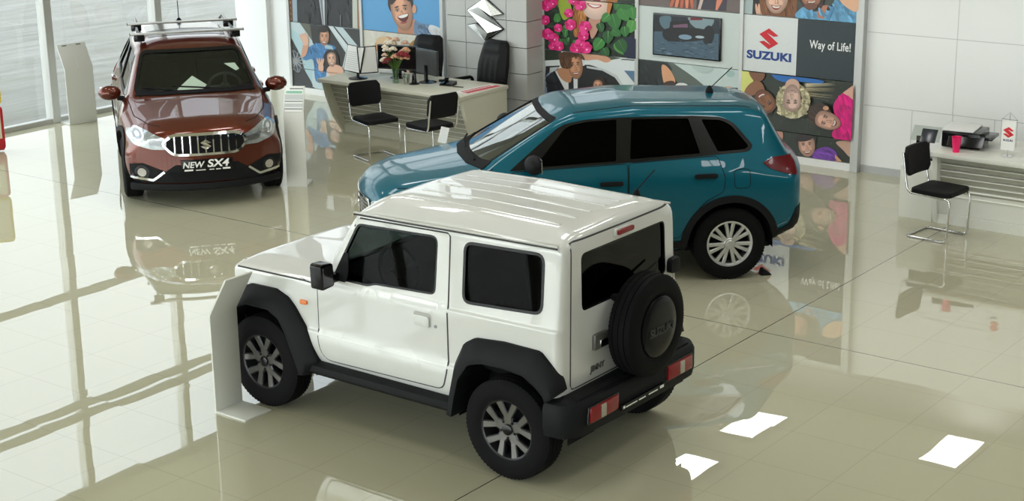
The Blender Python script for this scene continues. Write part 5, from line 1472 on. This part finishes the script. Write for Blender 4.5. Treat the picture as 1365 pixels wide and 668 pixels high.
    B.ell(955, 70, 14, 30, 0, SK); B.poly([(780, -40), (860, -80), (945, -20), (930, 20), (860, -10), (800, 40)], (52, 38, 32), True)
    B.poly([(842, 122), (885, 105), (915, 100), (912, 135), (890, 158), (862, 150)], (96, 30, 30), True); B.poly([(846, 122), (885, 107), (912, 103), (905, 120), (870, 132)], (244, 242, 236), True)
    B.finish('poster', 'picture of a laughing man on a blue background, above the desk monitors')
    B.begin(XL[1], XL[2], Z[2], Z[1], (222, 219, 206))
    for k in range(4): B.poly([(600 + 90 * k, 210), (603 + 90 * k, 210), (606 + 90 * k, 560), (603 + 90 * k, 560)], (205, 202, 190))
    B.tex([(600, 215), (900, 235), (900, 460), (600, 440)], (222, 219, 206), 40, 14, 40, .04)
    B.ell(760, 330, 78, 70, 0, (200, 150, 110)); B.ell(740, 300, 50, 40, 0, (222, 190, 150))
    B.poly([(905, 350), (940, 290), (1012, 258), (1060, 270), (1040, 470), (905, 470)], (168, 124, 52), True); B.poly([(900, 400), (950, 390), (950, 470), (905, 480)], (58, 42, 34), True)
    B.tex([(930, 330), (1000, 275), (1045, 285), (1030, 460), (920, 460)], (168, 124, 52), 34, 8, 22, .2, 75)
    B.ell(925, 500, 22, 44, 0, SK)
    B.finish('poster', 'pale picture with a mustard jacket, behind the flowers and monitors')
    B.begin(XL[1], XL[2], Z[1], Z[0], (222, 219, 206)); B.ell(760, 640, 120, 50, 0, (176, 160, 140)); B.finish('poster', 'low strip picture behind the desk monitors')
    B.begin(XL[1], XL[2], Z[4], Z[3], (96, 164, 216)); B.ell(850, -70, 90, 100, 0, (52, 38, 32)); B.finish('poster', 'uppermost blue picture of the left display, above the laughing man')
    # ---- right block, flowers
    C = Art(XR[0], 1.025, (37, 330), (438, 50), (-8, 538))
    def pinks(L):
        for x, y, r in L:
            for q in range(6):
                a = q * 1.05 + x; c = ((226, 22, 122), (206, 12, 104), (240, 60, 150))[q % 3]
                C.ell(x + math.cos(a) * r * .55, y + math.sin(a) * r * .5, r * .55, r * .5, q * 30, c)
            C.ell(x + r * .2, y + r * .3, r * .14, r * .14, 0, (250, 200, 225))
    def leaves(L):
        for x, y, r, a in L:
            c = rnd.choice(((62, 132, 62), (48, 112, 52), (84, 152, 72), (40, 92, 46)))
            C.poly([(x + r * math.cos(a), y + r * 1.1 * math.sin(a)), (x + r * .75 * math.cos(a + 1.2), y + r * .7 * math.sin(a + 1.2)), (x + r * .8 * math.cos(a + 2.4), y + r * .8 * math.sin(a + 2.4)), (x + r * .8 * math.cos(a - 2.4), y + r * .8 * math.sin(a - 2.4)), (x + r * .75 * math.cos(a - 1.2), y + r * .7 * math.sin(a - 1.2))], c, True)
            C.poly([(x + r * math.cos(a), y + r * math.sin(a)), (x - r * .7 * math.cos(a) + 2, y - r * .7 * math.sin(a) + 2), (x - r * .7 * math.cos(a) - 2, y - r * .7 * math.sin(a) - 2)], (120, 176, 100))
    C.begin(XR[0], XR[1], Z[3], Z[2], (34, 48, 36))
    C.tex([(37, -20), (668, 10), (668, 395), (37, 330)], (40, 56, 42), 90, 12, 34, .45)
    leaves([(rnd.uniform(130, 260), rnd.uniform(20, 330), rnd.uniform(18, 34), rnd.uniform(0, 6)) for _ in range(16)])
    C.poly([(150, 0), (220, 0), (240, 90), (180, 130)], (150, 172, 48), True)
    C.poly([(255, 40), (335, 60), (330, 160), (290, 240), (250, 230)], (170, 108, 52), True); C.poly([(300, 60), (318, 60), (300, 220), (285, 220)], (206, 150, 84))
    C.tex([(258, 50), (333, 64), (325, 170), (290, 235), (252, 225)], (178, 116, 60), 40, 16, 40, .25, 95, .1)
    C.poly([(355, 130), (430, 120), (410, 210), (370, 260)], (196, 148, 128), True)
    for k in range(6): C.ell(405 - 3 * k, 40 - 4 * k, 96 - 9 * k, 94 - 8 * k, 0, tuple(int(q * (.86 + .028 * k)) for q in (242, 208, 192)))
    C.poly([(345, 22), (395, 34), (440, 38), (425, 55), (390, 58), (360, 45)], (176, 60, 76), True); C.poly([(355, 28), (395, 38), (430, 42), (415, 50), (385, 50)], (248, 244, 240), True)
    C.poly([(490, -20), (520, -20), (490, 100), (470, 110)], (190, 120, 62), True)
    leaves([(430, 180, 36, 1.2), (480, 245, 48, 1.6), (520, 140, 62, 1.3), (580, 95, 56, 1.0), (635, 175, 48, 1.8), (560, 315, 58, 1.0), (420, 295, 52, 2.2), (600, 40, 50, .4), (550, 30, 44, 2), (460, 350, 40, 1.2), (470, 120, 40, 2.4), (640, 90, 46, 1.4), (530, 220, 40, .6), (590, 210, 40, 1.5)])
    C.ell(630, 330, 60, 80, -20, (28, 34, 62)); leaves([(565, 305, 52, 1.1)])
    pinks([(75, 30, 40), (110, 10, 40), (60, 130, 34), (150, 185, 28), (75, 225, 38), (118, 255, 36), (150, 310, 36), (110, 310, 26), (235, 165, 38), (225, 85, 30), (330, 180, 40), (320, 240, 36), (270, 325, 40), (335, 322, 42), (300, 290, 34), (305, 35, 36), (255, 0, 30)])
    C.finish('poster', 'picture of bright pink flowers and green leaves with a smiling mouth')
    C.begin(XR[0], XR[1], Z[2], Z[1], (222, 228, 230))
    C.poly([(30, 330), (160, 345), (155, 405), (30, 412)], (40, 52, 40)); C.poly([(320, 360), (470, 380), (560, 395), (480, 410), (320, 370)], (70, 84, 66))
    C.poly([(50, 450), (150, 445), (110, 500), (45, 530)], (40, 42, 44)); C.poly([(80, 460), (140, 455), (110, 490), (75, 500)], (190, 196, 198))
    C.poly([(270, 450), (330, 445), (330, 640), (265, 640)], (52, 54, 56)); C.poly([(300, 455), (440, 472), (520, 515), (575, 610), (560, 720), (300, 720)], (36, 39, 40), True)
    C.poly([(330, 448), (440, 466), (530, 512), (590, 610), (575, 612), (515, 525), (435, 480), (330, 462)], (200, 206, 208))
    C.poly([(560, 400), (660, 408), (650, 414), (555, 406)], (50, 52, 54)); C.poly([(575, 478), (672, 482), (672, 590), (640, 560)], (92, 124, 156))
    C.poly([(310, 362), (440, 374), (492, 408), (455, 425), (400, 405), (320, 408)], SK, True)
    C.poly([(45, 540), (80, 500), (100, 640), (40, 660)], (132, 152, 188), True); C.poly([(110, 480), (200, 530), (245, 610), (170, 640)], (232, 234, 236)); C.poly([(48, 528), (112, 480), (178, 610), (60, 660)], (40, 42, 50)); C.poly([(205, 540), (240, 520), (240, 620), (205, 620)], (46, 48, 56))
    C.poly([(130, 470), (220, 470), (220, 560), (160, 540)], (192, 138, 104), True); C.face(255, 455, 52, 82, -4, (206, 150, 116), .8)
    C.poly([(150, 360), (230, 350), (300, 370), (318, 410), (270, 385), (232, 395), (225, 460), (165, 460), (148, 410)], (92, 62, 42), True)
    C.tex([(150, 365), (230, 355), (300, 372), (305, 395), (232, 390), (225, 455), (165, 455), (152, 410)], (96, 66, 46), 45, 10, 26, .3, 70, .14); C.tex([(52, 530), (110, 488), (170, 605), (64, 650)], (42, 44, 52), 20, 10, 30, .3, 60)
    C.ell(415, 585, 46, 62, 0, (60, 44, 38)); C.face(405, 590, 32, 48, 6, SK, .8)
    C.finish('poster', 'picture of a man in a dark waistcoat leaning on a white car')
    C.begin(XR[0], XR[1], Z[1], Z[0], (210, 216, 218)); C.poly([(40, 700), (668, 760), (668, 830), (40, 780)], (60, 64, 66)); C.finish('poster', 'low strip picture below the man at the white car, behind the blue car')
    C.begin(XR[0], XR[1], Z[4], Z[3], (34, 48, 36)); C.poly([(250, -200), (330, -270), (480, -270), (530, -150), (520, 40), (260, 40)], (170, 108, 52), True); C.face(405, -90, 92, 150, 0, (240, 206, 190), .9); pinks([(80, -60, 40), (120, -150, 44), (270, -60, 36), (60, -240, 40)]); leaves([(600, -60, 56, 1), (560, -150, 60, 2), (640, -220, 50, 1)]); C.finish('poster', 'uppermost picture over the pink flowers')
    # ---- right block, second column
    D = Art(XR[1], 1.02, (57, 443), (520, 50), (-3, 608))
    D.begin(XR[1], XR[2], Z[3], Z[2], (206, 216, 214))
    D.finish('poster', 'plain white panel around the wall screen', 'panel')
    D.begin(XR[1], XR[2], Z[4], Z[3], (116, 104, 102))
    D.poly([(290, -200), (480, -200), (470, 70), (300, 50)], (120, 70, 56)); 
    for k in range(5): D.ell(320 + 34 * k, 10, 12, 70, 18 - 6 * k, (226, 140, 112) if k % 2 else (196, 110, 86))
    D.poly([(500, -200), (720, -200), (700, 90), (490, 70)], (66, 62, 74)); D.poly([(520, -10), (545, -10), (520, 76), (500, 74)], (214, 190, 182)); D.poly([(640, -60), (690, -20), (640, 82), (625, 80)], (226, 140, 112))
    D.finish('poster', 'picture of people sitting close together, above the wall screen')
    D.begin(XR[1], XR[2], Z[2], Z[1], (202, 218, 217))
    D.poly([(50, 440), (300, 465), (340, 560), (420, 760), (50, 760)], (36, 44, 45)); D.poly([(290, 468), (335, 472), (580, 660), (500, 760), (330, 570)], (98, 108, 102), True)
    D.tex([(60, 450), (290, 470), (330, 560), (380, 660), (60, 640)], (36, 44, 45), 30, 14, 40, .3, 60)
    D.poly([(242, 500), (268, 482), (320, 540), (345, 610), (300, 645), (262, 620)], (222, 164, 126), True); D.poly([(262, 615), (330, 600), (350, 650), (280, 660)], (70, 50, 42), True); D.ell(392, 640, 48, 28, 0, (232, 234, 232))
    D.poly([(480, 480), (620, 495), (560, 540), (480, 510)], (186, 204, 202), True); D.ell(715, 655, 40, 22, -20, SK2); D.poly([(735, 640), (812, 640), (812, 720), (735, 700)], (48, 52, 54)); D.ell(740, 540, 30, 24, 0, (170, 200, 198))
    D.finish('poster', 'picture of a forearm in a pale car interior, below the wall screen')
    D.begin(XR[1], XR[2], Z[1], Z[0], (180, 192, 190)); D.poly([(60, 850), (812, 930), (812, 1010), (60, 930)], (70, 78, 78)); D.finish('poster', 'low strip picture of the second column, behind the blue car')
    # wall screen
    S = Art(XR[1], 1.02, (57, 443), (520, 50), (-3, 608))
    t = thing('wall_screen', 'wall screen showing a car splashing through water, on the white panel', 'screen', (-9.995, 16.65, 1.36))
    MB().box(-.47, .47, -.03, 0, -.255, .255).build('housing', GLOSSB, t, bevel=.006)
    S.begin(-10.45, -9.54, 1.602, 1.118, (74, 98, 116))
    S.poly([(190, 90), (680, 130), (680, 250), (190, 230)], (34, 44, 52)); S.poly([(195, 120), (300, 130), (290, 220), (200, 230)], (24, 30, 36)); S.poly([(240, 125), (320, 125), (300, 215), (250, 190)], (92, 118, 132), True)
    S.poly([(455, 120), (620, 135), (600, 205), (520, 215), (460, 170)], (132, 154, 162), True); S.poly([(460, 122), (548, 130), (545, 150), (462, 150)], (120, 24, 34)); S.poly([(315, 160), (455, 150), (450, 230), (310, 220)], (20, 22, 26))
    S.poly([(335, 185), (440, 175), (445, 212), (338, 215)], (120, 86, 110)); S.poly([(285, 210), (560, 215), (570, 290), (300, 300)], (16, 18, 22), True); S.ell(590, 260, 42, 72, 5, (14, 18, 24)); S.ell(310, 265, 26, 42, 0, (14, 18, 24))
    S.ell(425, 272, 48, 18, 4, (130, 158, 180)); S.ell(530, 272, 32, 10, 4, (180, 196, 204))
    for k in range(60):
        x, y = rnd.uniform(200, 670), rnd.uniform(300, 430); S.ell(x, y, rnd.uniform(8, 28), rnd.uniform(2, 5), rnd.uniform(-15, 25), rnd.choice(((58, 80, 98), (96, 122, 142), (112, 138, 156), (48, 66, 84))))
    o = S.finish('screen', None, None, None, Y=16.616); o.parent = t; o.matrix_parent_inverse = Matrix.Translation((9.995, -16.65, -1.36))
    # ---- right block, third column
    E = Art(XR[2], 1.03, (60, 535), (568, 48), (-10, 640))
    E.begin(XR[2], XR[3], Z[3], Z[2], (222, 227, 228))
    E.poly([(472, 130), (930, 175), (910, 620), (460, 575)], (32, 46, 52)); E.poly([(470, 130), (476, 130), (466, 575), (460, 575)], (236, 238, 238))
    Yt = 16.6535
    ex = [(MB().merge(emblem(.25, .001), Matrix.Translation((-8.905, Yt, 1.425)) @ UP), (208, 22, 42)),
          (MB().merge(text_mesh('SUZUKI', .128, .006, 1.30, 0, .0005, spacing=1.03), Matrix.Translation((-8.895, Yt, 1.222)) @ UP), (14, 62, 140)),
          (MB().merge(text_mesh('Way of Life!', .132, .0022, .74, 0, .0005, spacing=1.05), Matrix.Translation((-8.125, Yt, 1.405)) @ UP), (240, 242, 242))]
    E.finish('poster', 'brand panel with a red S emblem beside a dark square with white words', 'sign', extra=ex)
    E.begin(XR[2], XR[3], Z[4], Z[3], (70, 76, 72))
    E.poly([(60, -200), (160, -200), (150, 120), (60, 110)], (176, 190, 192)); E.poly([(150, -100), (220, -100), (200, 130), (140, 120)], (34, 32, 32))
    for k in range(4): E.ell(172 + 18 * k, 80, 9, 42, -8 + 6 * k, SK2)
    E.poly([(205, -150), (300, -220), (440, -150), (450, 130), (220, 140)], (128, 84, 56), True); E.tex([(215, -60), (440, -60), (440, 120), (225, 130)], (128, 84, 56), 60, 16, 44, .28, 84, .09); E.face(322, 8, 86, 102, 4, (236, 190, 168), 1.0)
    E.poly([(490, 80), (560, 60), (700, 90), (760, -40), (900, 60), (930, 190), (490, 150)], (106, 166, 206), True); E.poly([(600, 60), (690, 50), (660, 150), (620, 140)], (188, 126, 104)); E.poly([(500, -200), (660, -200), (650, 60), (560, 90), (480, 0)], (60, 46, 40), True)
    E.tex([(500, 95), (700, 95), (760, -20), (890, 70), (915, 175), (500, 145)], (106, 166, 206), 50, 12, 40, .16, 60)
    E.face(570, -22, 78, 92, -6, (208, 144, 118), .9, (50, 36, 30)); E.ell(570, 58, 46, 26, 0, (120, 78, 64)); E.poly([(755, -60), (860, -40), (910, 40), (880, 100), (780, 30)], (232, 184, 152), True)
    E.poly([(680, 150), (720, 60), (735, 60), (700, 155)], (84, 140, 186))
    E.finish('poster', 'picture of a smiling woman and man in blue, above the brand panel')
    F = Art(XR[2], 1.03, (45, 25), (487, 43), (-8, 550))
    def grass(k, y0, y1):
        for _ in range(k):
            x, y = rnd.uniform(45, 757), rnd.uniform(y0, y1); a = rnd.uniform(-.9, .9); l = rnd.uniform(14, 34)
            F.poly([(x - 2, y), (x + 2, y), (x + l * math.sin(a), y - l * math.cos(a))], rnd.choice(((74, 98, 62), (56, 78, 50), (98, 122, 84), (40, 56, 40))))
    F.begin(XR[2], XR[3], Z[2], Z[1], (40, 48, 40)); grass(170, 40, 470)
    F.poly([(40, 20), (106, 30), (132, 95), (78, 185), (40, 205)], (224, 226, 132), True); F.poly([(104, 34), (198, 40), (192, 85), (140, 98)], (132, 88, 66), True)
    F.ell(135, 190, 66, 100, 20, (150, 104, 78)); F.ell(180, 255, 90, 66, 30, (34, 32, 28)); F.tex([(110, 220), (250, 240), (240, 310), (130, 300)], (40, 36, 32), 40, 6, 14, .4); F.face(207, 225, 66, 80, 152, (146, 98, 72), 1.0)
    F.poly([(262, 46), (440, 60), (570, 84), (540, 104), (450, 92), (345, 98), (280, 80)], (42, 112, 190), True)
    for k in range(18): 
        a = rnd.uniform(-.35, .5); F.poly([(455, 100 + 8 * k * .6), (470, 104 + 8 * k * .6), (590 + 60 * math.cos(a), 90 + 120 * (k / 18.) + 30 * a)], rnd.choice(((192, 180, 148), (164, 152, 122), (214, 204, 172))))
    for k in range(26):
        a = 2 * PI * k / 26; F.ell(388 + 82 * math.cos(a), 215 + 92 * math.sin(a), 26, 24, 0, rnd.choice(((204, 196, 160), (180, 170, 134), (222, 214, 184))))
    F.tex([(300, 130), (475, 130), (480, 310), (300, 310)], (200, 190, 156), 110, 7, 18, .22, None, .45)
    F.ell(386, 118, 46, 46, 0, (216, 178, 160)); F.face(385, 195, 58, 86, 180, (226, 190, 176), .5)
    F.poly([(640, 235), (688, 160), (730, 150), (757, 190), (745, 470), (640, 432), (660, 340)], (226, 22, 132), True); F.poly([(695, 152), (757, 102), (757, 195), (725, 170)], (228, 176, 158))
    F.tex([(650, 240), (690, 165), (750, 190), (742, 455), (650, 425)], (220, 22, 130), 40, 10, 34, .16, 70); F.ell(560, 300, 74, 78, 0, (64, 48, 42)); F.tex([(500, 240), (610, 240), (560, 370), (500, 350)], (70, 52, 46), 40, 12, 30, .35, 40, .12); F.ell(598, 252, 18, 14, 0, SK); F.face(612, 332, 58, 78, -72, (222, 172, 154), 1.0)
    F.finish('poster', 'picture of children lying on grass with a pink shirt at the right')
    F.begin(XR[2], XR[3], Z[1], Z[0], (40, 48, 40)); grass(110, 400, 640)
    F.ell(262, 440, 62, 70, -20, (198, 150, 134)); F.ell(280, 445, 12, 5, 20, (70, 50, 46)); F.poly([(290, 500), (325, 490), (320, 520)], (190, 150, 134))
    F.poly([(525, 535), (590, 505), (640, 520), (665, 560), (650, 620), (520, 600)], (122, 72, 172), True); F.poly([(650, 550), (690, 590), (690, 620), (650, 610)], SK)
    F.tex([(530, 540), (590, 512), (650, 540), (645, 595), (530, 590)], (122, 72, 172), 26, 8, 24, .2, 30)
    F.ell(468, 468, 66, 58, -8, (40, 32, 30)); F.face(476, 508, 54, 66, -8, (224, 176, 156), 1.0); F.ell(460, 452, 56, 24, -12, (40, 32, 30)); F.poly([(655, 470), (745, 465), (745, 560), (700, 520)], (206, 168, 150), True)
    F.finish('poster', 'low strip picture of a girl in purple on grass')
# ------------------------------------------------------------------ light, camera, go
def world():
    w = bpy.data.worlds.new('sky'); SC.world = w; w.use_nodes = True; nt = w.node_tree
    bg = nt.nodes['Background']
    tc = nt.nodes.new('ShaderNodeTexCoord'); sp = nt.nodes.new('ShaderNodeSeparateXYZ'); nt.links.new(tc.outputs['Generated'], sp.inputs[0])
    rp = nt.nodes.new('ShaderNodeValToRGB')
    rp.color_ramp.elements[0].position = .0; rp.color_ramp.elements[0].color = (.93, .94, .93, 1)
    rp.color_ramp.elements[1].position = .5; rp.color_ramp.elements[1].color = (.84, .91, 1.0, 1)
    nt.links.new(sp.outputs[2], rp.inputs[0]); nt.links.new(rp.outputs[0], bg.inputs['Color'])
    # overcast sky, brighter on the side of the veiled sun
    mr = nt.nodes.new('ShaderNodeMapRange'); mr.interpolation_type = 'SMOOTHSTEP'
    for k, q in zip((1, 2, 3, 4), (.15, -.75, SKY, SKY * SUNSIDE)): mr.inputs[k].default_value = q
    nt.links.new(sp.outputs[1], mr.inputs[0]); nt.links.new(mr.outputs[0], bg.inputs['Strength'])
SKY = 2.1; FILL = 10; SUNSIDE = 3.3
world()
build_room(); build_posters(); build_furniture()
build_jimny(); build_vitara(); build_sx4()

def portal(name, loc, rot, sx, sy):
    l = bpy.data.lights.new(name, 'AREA'); l.shape = 'RECTANGLE'; l.size = sx; l.size_y = sy; l.cycles.is_portal = True
    o = bpy.data.objects.new(name, l); COL.objects.link(o); o.location = loc; o.rotation_euler = rot; o['kind'] = 'helper'
portal('window_portal', (XW - .2, 9.6, 3.5), (0, R(-90), 0), 7.0, 33.5)
portal('front_portal', (-6, -7.1, 2.75), (R(-90), 0, 0), 23, 5.4)

# unseen fill lights added at ceiling height to brighten floor and back wall
for y, p, xs in ((-3, .8, (-14, -10, -6)), (2, 1.0, (-15, -11, -7, -3)), (6.5, 1.2, (-15, -12, -9, -6, -3)), (10, 1.8, (-15, -12.5, -10, -7.5, -5, -2.5, 0, 2.5)), (12.6, 2.9, (-12.5, -10, -7.5, -5, -2.5, 0, 2.5))):
    for x in xs:
        l = bpy.data.lights.new('fill_lamp', 'AREA'); l.shape = 'RECTANGLE'; l.size = .6; l.size_y = 1.2; l.energy = FILL * p; l.color = (1, 1, 1)
        o = bpy.data.objects.new('fill_lamp', l); COL.objects.link(o); o.location = (x, y, ZC - .03)
cd = bpy.data.cameras.new('camera'); cam = bpy.data.objects.new('camera', cd); COL.objects.link(cam)
F_PX = 2159.18
cd.sensor_width = 36; cd.sensor_fit = 'HORIZONTAL'; cd.lens = F_PX / 1365 * 36; cd.clip_end = 500
yaw, pit, rol = -0.65067626, 0.28551698, -0.01372659
fw = Vector((math.sin(yaw) * math.cos(pit), math.cos(yaw) * math.cos(pit), -math.sin(pit)))
rt = Vector((math.cos(yaw), -math.sin(yaw), 0)); up = rt.cross(fw)
r2 = rt * math.cos(rol) + up * math.sin(rol); u2 = -rt * math.sin(rol) + up * math.cos(rol)
cam.matrix_world = Matrix(((r2.x, u2.x, -fw.x, 0), (r2.y, u2.y, -fw.y, 0), (r2.z, u2.z, -fw.z, 4.39), (0, 0, 0, 1)))
SC.camera = cam
SC.render.engine = 'CYCLES'
SC.cycles.use_denoising = True; SC.cycles.denoiser = 'OPENIMAGEDENOISE'
SC.cycles.max_bounces = 8; SC.cycles.diffuse_bounces = 4; SC.cycles.glossy_bounces = 5; SC.cycles.transparent_max_bounces = 24
SC.cycles.caustics_reflective = False; SC.cycles.caustics_refractive = False; SC.cycles.sample_clamp_indirect = 6
SC.view_settings.view_transform = 'Standard'; SC.view_settings.look = 'None'; SC.view_settings.gamma = 1; SC.view_settings.use_curve_mapping = False
SC.view_settings.exposure = 0.22
